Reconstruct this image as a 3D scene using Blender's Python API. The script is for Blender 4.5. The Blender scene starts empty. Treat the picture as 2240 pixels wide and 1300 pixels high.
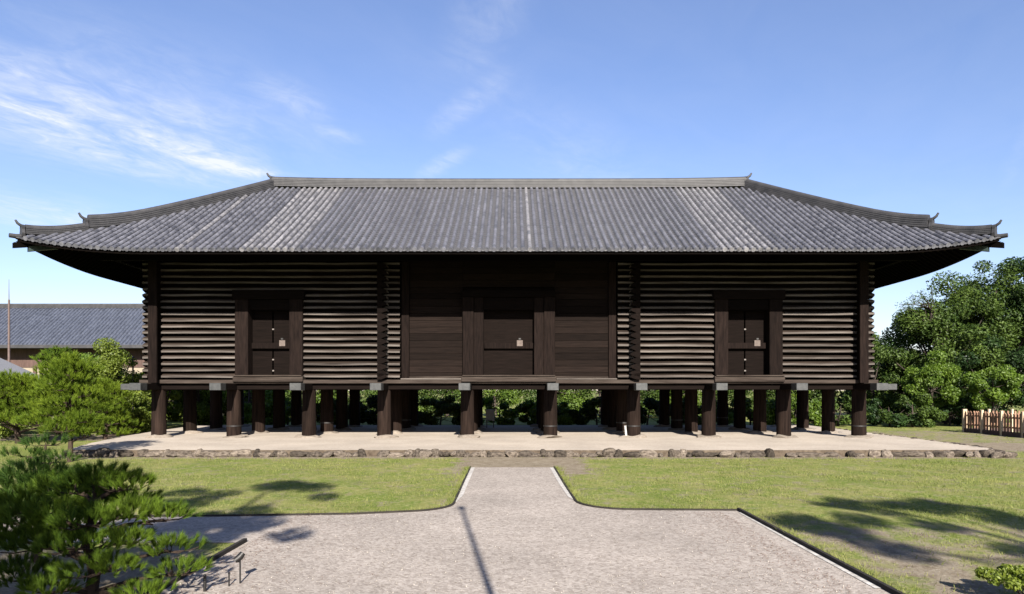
import bpy, math, random
import numpy as np
from mathutils import Vector, Matrix, Euler

random.seed(7)
rng = np.random.default_rng(7)
S = bpy.context.scene
COL = S.collection
R = math.radians

# ------------------------------------------------------------------ camera
cam_d = bpy.data.cameras.new('camera'); cam = bpy.data.objects.new('camera', cam_d); COL.objects.link(cam)
cam.location = (0, 0, 2.53); cam.rotation_euler = (R(90), 0, 0)
cam_d.sensor_width = 36; cam_d.lens = 36 * 1491 / 2240
cam_d.shift_y = (852 - 650) / 2240
cam_d.clip_start = 0.1; cam_d.clip_end = 3000
S.camera = cam

# ------------------------------------------------------------------ light
SUN_AZ, SUN_EL = R(7.6), R(29.0)          # sun stands behind the camera, a little to the right
sun_dir = Vector((math.sin(SUN_AZ) * math.cos(SUN_EL), -math.cos(SUN_AZ) * math.cos(SUN_EL), math.sin(SUN_EL)))
sd = bpy.data.lights.new('sun', 'SUN'); sd.energy = 5.0; sd.angle = R(0.53); sd.color = (1.0, 0.93, 0.83)
so = bpy.data.objects.new('sun', sd); COL.objects.link(so)
so.rotation_euler = sun_dir.to_track_quat('Z', 'Y').to_euler(); so.location = (20, -60, 60)

W = bpy.data.worlds.new('World'); S.world = W; W.use_nodes = True
nt = W.node_tree; nt.nodes.clear()
def wn(t, **k):
    n = nt.nodes.new(t)
    for a, b in k.items(): setattr(n, a, b)
    return n
L = nt.links.new
sky = wn('ShaderNodeTexSky', sky_type='NISHITA', sun_disc=False)
sky.sun_elevation = SUN_EL; sky.sun_rotation = math.pi - SUN_AZ
sky.air_density = 1.2; sky.dust_density = 0.45; sky.ozone_density = 3.5; sky.altitude = 60
tc = wn('ShaderNodeTexCoord'); sep = wn('ShaderNodeSeparateXYZ'); L(tc.outputs['Generated'], sep.inputs[0])
zc = wn('ShaderNodeMath', operation='MAXIMUM'); L(sep.outputs[2], zc.inputs[0]); zc.inputs[1].default_value = 0.04
du = wn('ShaderNodeMath', operation='DIVIDE'); L(sep.outputs[0], du.inputs[0]); L(zc.outputs[0], du.inputs[1])
dv = wn('ShaderNodeMath', operation='DIVIDE'); L(sep.outputs[1], dv.inputs[0]); L(zc.outputs[0], dv.inputs[1])
uv = wn('ShaderNodeCombineXYZ'); L(du.outputs[0], uv.inputs[0]); L(dv.outputs[0], uv.inputs[1])
# cirrus: patches on a high flat cloud layer  (centre u, centre v, half length, half width, heading, strength)
patches = [(-1.66, 2.62, .95, .55, 60, .9), (-1.2, 2.3, .9, .5, 60, .22), (-1.28, 3.02, .42, .17, 60, .85), (-1.95, 2.05, .7, .2, 58, .22),
           (-.76, 2.34, .22, .12, 75, .42), (-.69, 2.68, .13, .08, 65, .4),
           (-.07, 1.84, .34, .12, 105, .26), (-.17, 2.42, .34, .08, 118, .3), (-.32, 3.05, .28, .08, 120, .42),
           (2.05, 2.7, .8, .05, 60, .15), (.45, 3.2, 1.4, .3, 60, .16),
           (-2.9, 3.6, 1.4, .6, 60, .6), (3.4, 3.4, 1.4, .5, 60, .3), (-2.0, -1.5, 1.4, .6, 60, .5), (1.8, -2.4, 1.6, .6, 60, .5)]
acc = None
for (u, v, a, b, ang, st) in patches:
    m = wn('ShaderNodeMapping', vector_type='TEXTURE')
    m.inputs['Location'].default_value = (u, v, 0); m.inputs['Rotation'].default_value = (0, 0, R(ang)); m.inputs['Scale'].default_value = (a, b, 1)
    L(uv.outputs[0], m.inputs[0])
    ln = wn('ShaderNodeVectorMath', operation='LENGTH'); L(m.outputs[0], ln.inputs[0])
    mr = wn('ShaderNodeMapRange', interpolation_type='SMOOTHSTEP'); L(ln.outputs['Value'], mr.inputs[0])
    mr.inputs[1].default_value = 1.25; mr.inputs[2].default_value = 0.0; mr.inputs[3].default_value = 0; mr.inputs[4].default_value = st
    if acc is None: acc = mr.outputs[0]
    else:
        ad = wn('ShaderNodeMath', operation='ADD'); L(acc, ad.inputs[0]); L(mr.outputs[0], ad.inputs[1]); acc = ad.outputs[0]
def cirrus(scale, detail, stretch, ang, lo, hi, dist):
    m = wn('ShaderNodeMapping'); m.inputs['Rotation'].default_value = (0, 0, R(-ang)); m.inputs['Scale'].default_value = (1, stretch, 1)
    m2 = wn('ShaderNodeMapping', vector_type='POINT')
    L(uv.outputs[0], m2.inputs[0]); m2.inputs['Rotation'].default_value = (0, 0, R(-ang))
    m.inputs['Rotation'].default_value = (0, 0, 0); L(m2.outputs[0], m.inputs[0])
    n = wn('ShaderNodeTexNoise'); n.inputs['Scale'].default_value = scale; n.inputs['Detail'].default_value = detail
    n.inputs['Roughness'].default_value = .62; n.inputs['Distortion'].default_value = dist; L(m.outputs[0], n.inputs['Vector'])
    r = wn('ShaderNodeMapRange'); L(n.outputs[0], r.inputs[0]); r.inputs[1].default_value = lo; r.inputs[2].default_value = hi
    return r.outputs[0]
c1 = cirrus(2.0, 10, 1.8, 60, .27, .75, .7); c2 = cirrus(6.0, 9, 1.5, 70, .18, .80, 1.2)
mu = wn('ShaderNodeMath', operation='MULTIPLY'); L(c1, mu.inputs[0]); L(c2, mu.inputs[1])
mu1 = wn('ShaderNodeMath', operation='MULTIPLY'); L(mu.outputs[0], mu1.inputs[0]); mu1.inputs[1].default_value = 2.2
mu2 = wn('ShaderNodeMath', operation='MULTIPLY', use_clamp=True); L(mu1.outputs[0], mu2.inputs[0]); L(acc, mu2.inputs[1])
thin = wn('ShaderNodeMath', operation='MULTIPLY_ADD', use_clamp=True); L(c1, thin.inputs[0]); thin.inputs[1].default_value = .05; L(mu2.outputs[0], thin.inputs[2])
fac = wn('ShaderNodeMath', operation='MULTIPLY'); L(thin.outputs[0], fac.inputs[0]); fac.inputs[1].default_value = .9
mix = wn('ShaderNodeMix', data_type='RGBA'); L(fac.outputs[0], mix.inputs[0]); tint = wn('ShaderNodeMix', data_type='RGBA', blend_type='MULTIPLY'); tint.inputs[0].default_value = 1; tint.inputs[7].default_value = (1.04, .955, 1.10, 1)
L(sky.outputs[0], tint.inputs[6]); L(tint.outputs[2], mix.inputs[6])
mix.inputs[7].default_value = (5.6, 5.8, 6.3, 1)
bg = wn('ShaderNodeBackground'); bg.inputs[1].default_value = 0.052; L(mix.outputs[2], bg.inputs[0])
wo = wn('ShaderNodeOutputWorld'); L(bg.outputs[0], wo.inputs[0])

S.view_settings.view_transform = 'Standard'; S.view_settings.look = 'None'
S.view_settings.exposure = 1.75; S.view_settings.gamma = 1

# ------------------------------------------------------------------ helpers
def tag(o, label=None, cat=None, group=None, kind=None):
    if label: o['label'] = label
    if cat: o['category'] = cat
    if group: o['group'] = group
    if kind: o['kind'] = kind
    return o
def obj(name, me, mats=None, parent=None, loc=(0, 0, 0), rot=(0, 0, 0), scale=(1, 1, 1)):
    o = bpy.data.objects.new(name, me); COL.objects.link(o)
    if mats is not None and me is not None and len(me.materials) == 0:
        for m in (mats if isinstance(mats, (list, tuple)) else [mats]): me.materials.append(m)
    o.location = loc; o.rotation_euler = rot; o.scale = scale
    if parent: o.parent = parent
    return o
def empty(name, loc=(0, 0, 0), rz=0, parent=None):
    o = bpy.data.objects.new(name, None); COL.objects.link(o); o.location = loc; o.rotation_euler = (0, 0, rz)
    o.empty_display_size = .2
    if parent: o.parent = parent
    return o
def np_mesh(name, V, F, smooth=False):
    V = np.asarray(V, dtype=np.float32); F = np.asarray(F, dtype=np.int32)
    me = bpy.data.meshes.new(name); k = F.shape[1]
    me.vertices.add(len(V)); me.vertices.foreach_set('co', V.ravel())
    me.loops.add(F.size); me.loops.foreach_set('vertex_index', F.ravel())
    me.polygons.add(len(F)); me.polygons.foreach_set('loop_start', np.arange(0, F.size, k, dtype=np.int32))
    if smooth: me.polygons.foreach_set('use_smooth', np.ones(len(F), dtype=bool))
    me.update(calc_edges=True); return me
class MB:
    def __init__(s): s.v = []; s.f = []; s.mi = []; s.sm = []
    def add(s, vs, fs, mi=0, smooth=False):
        b = len(s.v); s.v += [tuple(p) for p in vs]
        for f in fs: s.f.append([b + i for i in f]); s.mi.append(mi); s.sm.append(smooth)
        return s
    def box(s, x0, x1, y0, y1, z0, z1, mi=0, ch=0.0):
        if ch > 0:
            return s.chbox(x0, x1, y0, y1, z0, z1, mi, ch)
        vs = [(x0, y0, z0), (x1, y0, z0), (x1, y1, z0), (x0, y1, z0), (x0, y0, z1), (x1, y0, z1), (x1, y1, z1), (x0, y1, z1)]
        return s.add(vs, [(0, 3, 2, 1), (4, 5, 6, 7), (0, 1, 5, 4), (1, 2, 6, 5), (2, 3, 7, 6), (3, 0, 4, 7)], mi)
    def chbox(s, x0, x1, y0, y1, z0, z1, mi, c):
        vs = []; idx = {}
        for ix, x in ((0, x0), (1, x1)):
            for iy, y in ((0, y0), (1, y1)):
                for iz, z in ((0, z0), (1, z1)):
                    sx, sy, sz = (1 if ix == 0 else -1), (1 if iy == 0 else -1), (1 if iz == 0 else -1)
                    idx[(ix, iy, iz, 'x')] = len(vs); vs.append((x, y + sy * c, z + sz * c))
                    idx[(ix, iy, iz, 'y')] = len(vs); vs.append((x + sx * c, y, z + sz * c))
                    idx[(ix, iy, iz, 'z')] = len(vs); vs.append((x + sx * c, y + sy * c, z))
        F = []
        def q(ax, keys, flip): F.append(keys[::-1] if flip else keys)
        for i in (0, 1):
            q('x', [idx[(i, 0, 0, 'x')], idx[(i, 1, 0, 'x')], idx[(i, 1, 1, 'x')], idx[(i, 0, 1, 'x')]], i == 0)
            q('y', [idx[(0, i, 0, 'y')], idx[(1, i, 0, 'y')], idx[(1, i, 1, 'y')], idx[(0, i, 1, 'y')]], i == 1)
            q('z', [idx[(0, 0, i, 'z')], idx[(1, 0, i, 'z')], idx[(1, 1, i, 'z')], idx[(0, 1, i, 'z')]], i == 0)
        for a in (0, 1):
            for b in (0, 1):
                F.append([idx[(a, b, 0, 'x')], idx[(a, b, 1, 'x')], idx[(a, b, 1, 'y')], idx[(a, b, 0, 'y')]] if a == b else [idx[(a, b, 0, 'y')], idx[(a, b, 1, 'y')], idx[(a, b, 1, 'x')], idx[(a, b, 0, 'x')]])
                F.append([idx[(a, 0, b, 'z')], idx[(a, 1, b, 'z')], idx[(a, 1, b, 'x')], idx[(a, 0, b, 'x')]] if a == b else [idx[(a, 0, b, 'x')], idx[(a, 1, b, 'x')], idx[(a, 1, b, 'z')], idx[(a, 0, b, 'z')]])
                F.append([idx[(0, a, b, 'y')], idx[(1, a, b, 'y')], idx[(1, a, b, 'z')], idx[(0, a, b, 'z')]] if a == b else [idx[(0, a, b, 'z')], idx[(1, a, b, 'z')], idx[(1, a, b, 'y')], idx[(0, a, b, 'y')]])
        for a in (0, 1):
            for b in (0, 1):
                for d in (0, 1):
                    t = [idx[(a, b, d, 'x')], idx[(a, b, d, 'y')], idx[(a, b, d, 'z')]]
                    F.append(t if (a + b + d) % 2 == 1 else t[::-1])
        return s.add(vs, F, mi)
    def tube(s, pts, rad, n=8, mi=0, cap=True, smooth=True):
        pts = [Vector(p) for p in pts]; rings = []
        for i, p in enumerate(pts):
            d = (pts[min(i + 1, len(pts) - 1)] - pts[max(i - 1, 0)]).normalized()
            up = Vector((0, 0, 1)) if abs(d.z) < .9 else Vector((1, 0, 0))
            a = d.cross(up).normalized(); b = a.cross(d).normalized()
            r = rad[i] if isinstance(rad, (list, tuple)) else rad
            rings.append([p + a * (r * math.cos(2 * math.pi * k / n)) + b * (r * math.sin(2 * math.pi * k / n)) for k in range(n)])
        vs = [v for rg in rings for v in rg]; fs = []
        for i in range(len(rings) - 1):
            for k in range(n):
                fs.append((i * n + k, i * n + (k + 1) % n, (i + 1) * n + (k + 1) % n, (i + 1) * n + k))
        s.add(vs, fs, mi, smooth)
        if cap:
            s.add(rings[0], [tuple(range(n))], mi); s.add(rings[-1], [tuple(range(n))[::-1]], mi)
        return s
    def sweep(s, pts, prof, mi=0, up=Vector((0, 0, 1)), cap=True, smooth=False, closed=True):
        """prof: list of (side, up) offsets, constant or one list per point"""
        pts = [Vector(p) for p in pts]; n = len(prof[0]) if isinstance(prof[0], list) else len(prof); vs = []; fs = []
        for i, p in enumerate(pts):
            d = (pts[min(i + 1, len(pts) - 1)] - pts[max(i - 1, 0)]); d.z = 0; d.normalize()
            a = d.cross(up).normalized(); pr = prof[i] if isinstance(prof[0], list) else prof
            vs += [p + a * q[0] + up * q[1] for q in pr]
        for i in range(len(pts) - 1):
            for k in range(n if closed else n - 1):
                fs.append((i * n + k, i * n + (k + 1) % n, (i + 1) * n + (k + 1) % n, (i + 1) * n + k))
        if cap and closed: fs.append(tuple(range(n))[::-1]); fs.append(tuple((len(pts) - 1) * n + k for k in range(n)))
        return s.add(vs, fs, mi, smooth)
    def mesh(s, name):
        me = bpy.data.meshes.new(name); me.from_pydata(s.v, [], s.f)
        me.polygons.foreach_set('material_index', s.mi); me.polygons.foreach_set('use_smooth', s.sm); me.update()
        return me
    def build(s, name, mats=None, parent=None, loc=(0, 0, 0), rot=(0, 0, 0)):
        return obj(name, s.mesh(name), mats, parent, loc, rot)

# ------------------------------------------------------------------ materials
def new_mat(name):
    m = bpy.data.materials.new(name); m.use_nodes = True; t = m.node_tree
    b = t.nodes['Principled BSDF']; return m, t, b
def N(t, ty, **k):
    n = t.nodes.new(ty)
    for a, v in k.items(): setattr(n, a, v)
    return n
ALB = .39      # one scale for every albedo, set against the exposure
def rgb(c): return (c[0] * ALB, c[1] * ALB, c[2] * ALB, 1)
def noisy(name, c1, c2, scale=5, stretch=(1, 1, 1), rough=.8, bump=.3, bscale=None, detail=6, lo=.3, hi=.7, rnd=0.0, spec=.3, metallic=0, bdist=.02, isl=0.0):
    m, t, b = new_mat(name); l = t.links.new
    co = N(t, 'ShaderNodeTexCoord'); mp = N(t, 'ShaderNodeMapping'); mp.inputs['Scale'].default_value = stretch
    oi = N(t, 'ShaderNodeObjectInfo')
    ofs = N(t, 'ShaderNodeVectorMath', operation='SCALE'); ofs.inputs[0].default_value = (31, 17, 23); l(oi.outputs['Random'], ofs.inputs['Scale'])
    l(ofs.outputs[0], mp.inputs['Location']); l(co.outputs['Object'], mp.inputs[0])
    n = N(t, 'ShaderNodeTexNoise'); n.inputs['Scale'].default_value = scale; n.inputs['Detail'].default_value = detail; n.inputs['Roughness'].default_value = .6
    l(mp.outputs[0], n.inputs['Vector'])
    r = N(t, 'ShaderNodeMapRange'); r.inputs[1].default_value = lo; r.inputs[2].default_value = hi; l(n.outputs[0], r.inputs[0])
    mx = N(t, 'ShaderNodeMix', data_type='RGBA'); mx.inputs[6].default_value = rgb(c1); mx.inputs[7].default_value = rgb(c2); l(r.outputs[0], mx.inputs[0])
    out = mx.outputs[2]
    src = None
    if rnd > 0: src = oi.outputs['Random']; amt = rnd
    if isl > 0:
        g = N(t, 'ShaderNodeNewGeometry'); src = g.outputs['Random Per Island']; amt = isl
    if src is not None:
        mr = N(t, 'ShaderNodeMapRange'); mr.inputs[3].default_value = 1 - amt; mr.inputs[4].default_value = 1 + amt; l(src, mr.inputs[0])
        sc = N(t, 'ShaderNodeVectorMath', operation='SCALE'); l(out, sc.inputs[0]); l(mr.outputs[0], sc.inputs['Scale']); out = sc.outputs[0]
    l(out, b.inputs['Base Color']); b.inputs['Roughness'].default_value = rough; b.inputs['Specular IOR Level'].default_value = spec; b.inputs['Metallic'].default_value = metallic
    if bump:
        n2 = N(t, 'ShaderNodeTexNoise'); n2.inputs['Scale'].default_value = bscale or scale * 3; n2.inputs['Detail'].default_value = 5; l(mp.outputs[0], n2.inputs['Vector'])
        bp = N(t, 'ShaderNodeBump'); bp.inputs['Strength'].default_value = bump; bp.inputs['Distance'].default_value = bdist; l(n2.outputs[0], bp.inputs['Height']); l(bp.outputs[0], b.inputs['Normal'])
    return m
M = {}
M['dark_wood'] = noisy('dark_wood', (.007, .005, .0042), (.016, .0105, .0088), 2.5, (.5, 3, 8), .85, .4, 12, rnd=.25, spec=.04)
M['post_wood'] = noisy('post_wood', (.009, .006, .0053), (.027, .0175, .0145), 3, (5, 5, .5), .85, .5, 10, rnd=.25, spec=.05)
M['column_wood'] = noisy('column_wood', (.012, .008, .0068), (.048, .031, .024), 2.2, (5, 5, .4), .9, .6, 8, rnd=.25, spec=.05)
M['plank_wood'] = noisy('plank_wood', (.010, .007, .006), (.028, .0185, .015), 3, (.35, 3, 9), .85, .4, 12, rnd=.35, spec=.05)
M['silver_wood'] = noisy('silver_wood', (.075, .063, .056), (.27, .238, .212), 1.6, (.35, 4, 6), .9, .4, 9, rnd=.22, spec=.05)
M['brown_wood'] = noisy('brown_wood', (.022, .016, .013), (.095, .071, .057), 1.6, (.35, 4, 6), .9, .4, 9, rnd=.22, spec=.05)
M['sill_wood'] = noisy('sill_wood', (.035, .026, .022), (.11, .088, .074), 2.2, (.4, 3, 6), .9, .4, 9, rnd=.15, spec=.05)
M['floor_wood'] = noisy('floor_wood', (.02, .015, .012), (.04, .03, .025), 2, (2, .4, 4), .9, .3, spec=.05)
M['cap_metal'] = noisy('cap_metal', (.035, .039, .042), (.095, .098, .097), 6, rough=.6, bump=.15, spec=.4)
M['patina'] = noisy('patina', (.03, .055, .05), (.07, .11, .10), 5, rough=.6, bump=.15)
M['iron'] = noisy('iron', (.018, .016, .015), (.035, .03, .028), 9, rough=.55, bump=.2, spec=.4)
M['hinge_metal'] = noisy('hinge_metal', (.15, .13, .115), (.30, .26, .235), 9, rough=.5, bump=.2, spec=.4)
M['paper'] = noisy('paper', (.17, .13, .115), (.28, .23, .20), 14, rough=.9, bump=0)
M['tile'] = noisy('tile', (.085, .088, .108), (.265, .268, .31), 3.4, rough=.5, bump=.3, bscale=20, rnd=.12, spec=.45, lo=.36, hi=.64)
M['tile_highlight'] = noisy('tile_highlight', (.11, .112, .13), (.44, .43, .45), 3.4, rough=.45, bump=.3, bscale=20, rnd=.14, spec=.5, lo=.34, hi=.62)  # paler tile colour, paints the bright highlight bands on the roof
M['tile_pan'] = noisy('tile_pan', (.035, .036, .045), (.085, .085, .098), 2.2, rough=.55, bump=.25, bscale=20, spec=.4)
M['tile_ridge'] = noisy('tile_ridge', (.032, .032, .037), (.085, .083, .088), 2.5, rough=.6, bump=.3, bscale=16, spec=.4)
M['stone'] = noisy('stone', (.05, .038, .03), (.36, .30, .24), 2.6, rough=.9, bump=.9, bscale=9, rnd=.6, spec=.1, bdist=.05)
M['soil'] = noisy('soil', (.10, .075, .055), (.24, .19, .14), 6, rough=.95, bump=.6, spec=.1)
M['stone_pale'] = noisy('stone_pale', (.30, .25, .20), (.50, .43, .36), 5, rough=.9, bump=.5, bscale=14, rnd=.15, spec=.2)
M['pebble'] = noisy('pebble', (.34, .30, .27), (.66, .60, .54), 9, rough=.9, bump=0, isl=.35, spec=.1)
M['edging'] = noisy('edging', (.02, .016, .013), (.05, .04, .032), 6, rough=.85, bump=.4)
M['border'] = noisy('border', (.45, .42, .38), (1.15, 1.11, 1.05), 9, rough=.9, bump=.3)
M['concrete'] = noisy('concrete', (.36, .34, .32), (.52, .50, .47), 6, rough=.9, bump=.3, bscale=40)
M['black_metal'] = noisy('black_metal', (.012, .011, .011), (.028, .024, .022), 12, rough=.5, bump=.2, spec=.4)
M['grey_metal'] = noisy('grey_metal', (.30, .30, .31), (.42, .42, .42), 8, rough=.5, bump=.1, spec=.4)
M['brown_metal'] = noisy('brown_metal', (.16, .11, .10), (.24, .17, .15), 8, rough=.6, bump=.1)
M['white_paint'] = noisy('white_paint', (.62, .60, .58), (.78, .77, .74), 8, rough=.6, bump=.1)
M['fence_wood'] = noisy('fence_wood', (.32, .17, .11), (.56, .33, .21), 4, (3, 3, .6), .8, .4, 12, rnd=.25)
M['fence_pale'] = noisy('fence_pale', (.75, .58, .38), (.95, .76, .53), 4, (3, 3, .6), .8, .3, 12, rnd=.15)
M['bark'] = noisy('bark', (.035, .024, .018), (.11, .075, .055), 7, (1, 1, .4), .9, 1.0, 16, spec=.15, bdist=.04)
M['bark_grey'] = noisy('bark_grey', (.05, .04, .033), (.15, .12, .10), 7, (1, 1, .4), .9, .8, 16, spec=.15, bdist=.04)
M['plaster'] = noisy('plaster', (.46, .39, .29), (.56, .48, .37), 2, rough=.9, bump=.1)
M['red_wood'] = noisy('red_wood', (.10, .06, .05), (.19, .115, .095), 3, (3, 3, .6), .8, .3)
M['tile_far'] = noisy('tile_far', (.055, .066, .10), (.15, .17, .225), 5, rough=.55, bump=.2, bscale=12, isl=.2, spec=.45)
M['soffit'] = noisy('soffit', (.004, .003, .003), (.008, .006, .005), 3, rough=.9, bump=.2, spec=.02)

def leaf_mat(name, dark, light, trans=.35, rough=.5, spec=.35, nscale=.9):
    m, t, b = new_mat(name); l = t.links.new
    g = N(t, 'ShaderNodeNewGeometry'); co = N(t, 'ShaderNodeTexCoord')
    n = N(t, 'ShaderNodeTexNoise'); n.inputs['Scale'].default_value = nscale; n.inputs['Detail'].default_value = 3; l(co.outputs['Object'], n.inputs['Vector'])
    ad = N(t, 'ShaderNodeMath', operation='MULTIPLY_ADD'); l(g.outputs['Random Per Island'], ad.inputs[0]); ad.inputs[1].default_value = .55
    nm = N(t, 'ShaderNodeMapRange'); nm.inputs[1].default_value = .35; nm.inputs[2].default_value = .65; nm.inputs[3].default_value = 0; nm.inputs[4].default_value = .45; l(n.outputs[0], nm.inputs[0])
    l(nm.outputs[0], ad.inputs[2])
    mx = N(t, 'ShaderNodeMix', data_type='RGBA'); mx.inputs[6].default_value = rgb(dark); mx.inputs[7].default_value = rgb(light); l(ad.outputs[0], mx.inputs[0])
    l(mx.outputs[2], b.inputs['Base Color']); b.inputs['Roughness'].default_value = rough; b.inputs['Specular IOR Level'].default_value = spec
    tr = N(t, 'ShaderNodeBsdfTranslucent'); gm = N(t, 'ShaderNodeMix', data_type='RGBA', blend_type='MULTIPLY'); gm.inputs[0].default_value = 1
    l(mx.outputs[2], gm.inputs[6]); gm.inputs[7].default_value = (1.1, 1.3, .5, 1); l(gm.outputs[2], tr.inputs[0])
    ms = N(t, 'ShaderNodeMixShader'); ms.inputs[0].default_value = trans
    l(b.outputs[0], ms.inputs[1]); l(tr.outputs[0], ms.inputs[2])
    l(ms.outputs[0], t.nodes['Material Output'].inputs[0]); return m
M['pine'] = leaf_mat('pine', (.022, .07, .012), (.24, .36, .035), .12, spec=.06)
M['pine_dark'] = leaf_mat('pine_dark', (.03, .075, .018), (.15, .26, .04), .25, spec=.08)
M['pine_mid'] = leaf_mat('pine_mid', (.08, .16, .018), (.36, .48, .045), .35, spec=.08)
M['leaf_dark'] = leaf_mat('leaf_dark', (.012, .036, .013), (.065, .125, .03), .15, nscale=.35, spec=.15)
M['leaf_olive'] = leaf_mat('leaf_olive', (.03, .07, .016), (.165, .25, .045), .22, nscale=.35, spec=.15)
M['leaf_bright'] = leaf_mat('leaf_bright', (.09, .18, .025), (.32, .48, .055), .45)
M['leaf_yellow'] = leaf_mat('leaf_yellow', (.20, .28, .035), (.50, .60, .08), .45)
M['leaf_maple'] = leaf_mat('leaf_maple', (.12, .19, .025), (.40, .50, .07), .45)
M['blade'] = leaf_mat('blade', (.17, .235, .04), (.50, .50, .17), .25, rough=.7, spec=.15, nscale=.5)

# gravel
def gravel_mat(name, ca, cb, cc, s1=42, bump=.6):
    m, t, b = new_mat(name); l = t.links.new
    co = N(t, 'ShaderNodeTexCoord')
    v = N(t, 'ShaderNodeTexVoronoi'); v.inputs['Scale'].default_value = s1; l(co.outputs['Object'], v.inputs['Vector'])
    v2 = N(t, 'ShaderNodeTexVoronoi'); v2.inputs['Scale'].default_value = s1 * .45; l(co.outputs['Object'], v2.inputs['Vector'])
    sx = N(t, 'ShaderNodeSeparateColor'); l(v.outputs['Color'], sx.inputs[0])
    sx2 = N(t, 'ShaderNodeSeparateColor'); l(v2.outputs['Color'], sx2.inputs[0])
    av = N(t, 'ShaderNodeMath', operation='MULTIPLY_ADD'); l(sx.outputs[0], av.inputs[0]); av.inputs[1].default_value = .6
    hf = N(t, 'ShaderNodeMath', operation='MULTIPLY'); l(sx2.outputs[1], hf.inputs[0]); hf.inputs[1].default_value = .4; l(hf.outputs[0], av.inputs[2])
    rp = N(t, 'ShaderNodeValToRGB'); e = rp.color_ramp.elements; e[0].position = .0; e[0].color = rgb(ca); e[1].position = 1; e[1].color = rgb(cc)
    mid = rp.color_ramp.elements.new(.45); mid.color = rgb(cb); l(av.outputs[0], rp.inputs[0])
    n = N(t, 'ShaderNodeTexNoise'); n.inputs['Scale'].default_value = .55; n.inputs['Detail'].default_value = 5; l(co.outputs['Object'], n.inputs['Vector'])
    mr = N(t, 'ShaderNodeMapRange'); mr.inputs[1].default_value = .3; mr.inputs[2].default_value = .7; mr.inputs[3].default_value = .86; mr.inputs[4].default_value = 1.10; l(n.outputs[0], mr.inputs[0])
    sc = N(t, 'ShaderNodeVectorMath', operation='SCALE'); l(rp.outputs[0], sc.inputs[0]); l(mr.outputs[0], sc.inputs['Scale'])
    l(sc.outputs[0], b.inputs['Base Color']); b.inputs['Roughness'].default_value = .95; b.inputs['Specular IOR Level'].default_value = .15
    iv = N(t, 'ShaderNodeMath', operation='SUBTRACT'); iv.inputs[0].default_value = 1; l(v.outputs['Distance'], iv.inputs[1])
    bp = N(t, 'ShaderNodeBump'); bp.inputs['Strength'].default_value = bump; bp.inputs['Distance'].default_value = .008; l(iv.outputs[0], bp.inputs['Height']); l(bp.outputs[0], b.inputs['Normal'])
    return m
M['gravel'] = gravel_mat('gravel', (.38, .325, .28), (.585, .515, .455), (.80, .72, .645), 32)
M['sand'] = gravel_mat('sand', (.66, .56, .465), (.77, .67, .56), (.88, .78, .66), 25, .3)

def ground_mat():
    m, t, b = new_mat('lawn'); l = t.links.new
    co = N(t, 'ShaderNodeTexCoord')
    def noise(s, d=5, st=(1, 1, 1)):
        mp = N(t, 'ShaderNodeMapping'); mp.inputs['Scale'].default_value = st; l(co.outputs['Object'], mp.inputs[0])
        n = N(t, 'ShaderNodeTexNoise'); n.inputs['Scale'].default_value = s; n.inputs['Detail'].default_value = d; n.inputs['Roughness'].default_value = .65; l(mp.outputs[0], n.inputs['Vector']); return n.outputs[0]
    def mr(x, a, c, lo=0, hi=1):
        r = N(t, 'ShaderNodeMapRange'); r.inputs[1].default_value = a; r.inputs[2].default_value = c; r.inputs[3].default_value = lo; r.inputs[4].default_value = hi; l(x, r.inputs[0]); return r.outputs[0]
    def mixc(f, a, c):
        x = N(t, 'ShaderNodeMix', data_type='RGBA')
        for i, val in ((6, a), (7, c)):
            if isinstance(val, tuple): x.inputs[i].default_value = rgb(val)
            else: l(val, x.inputs[i])
        l(f, x.inputs[0]); return x.outputs[2]
    g1 = mixc(mr(noise(.45), .40, .60), (.225, .295, .05), (.42, .40, .145))
    g2 = mixc(mr(noise(2.4), .46, .66), g1, (.19, .28, .045))
    g3 = mixc(mr(noise(9, 5), .48, .70), g2, (.52, .50, .22))
    g4 = mixc(mr(noise(30, 3), .58, .75), g3, (.10, .135, .03))
    soil = mixc(mr(noise(3.0), .35, .65), (.27, .21, .145), (.46, .39, .29))
    soil2 = mixc(mr(noise(22, 3), .5, .7), soil, (.56, .49, .38))
    at = N(t, 'ShaderNodeAttribute', attribute_name='bare')
    s1 = N(t, 'ShaderNodeMath', operation='ADD'); l(at.outputs['Fac'], s1.inputs[0]); l(mr(noise(1.6, 7), .25, .75, -.42, .42), s1.inputs[1])
    f = mr(s1.outputs[0], .38, .68)
    l(mixc(f, g4, soil2), b.inputs['Base Color']); b.inputs['Roughness'].default_value = .95; b.inputs['Specular IOR Level'].default_value = .1
    bp = N(t, 'ShaderNodeBump'); bp.inputs['Strength'].default_value = .7; bp.inputs['Distance'].default_value = .03; l(noise(18, 5), bp.inputs['Height']); l(bp.outputs[0], b.inputs['Normal'])
    return m
M['lawn'] = ground_mat()

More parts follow.
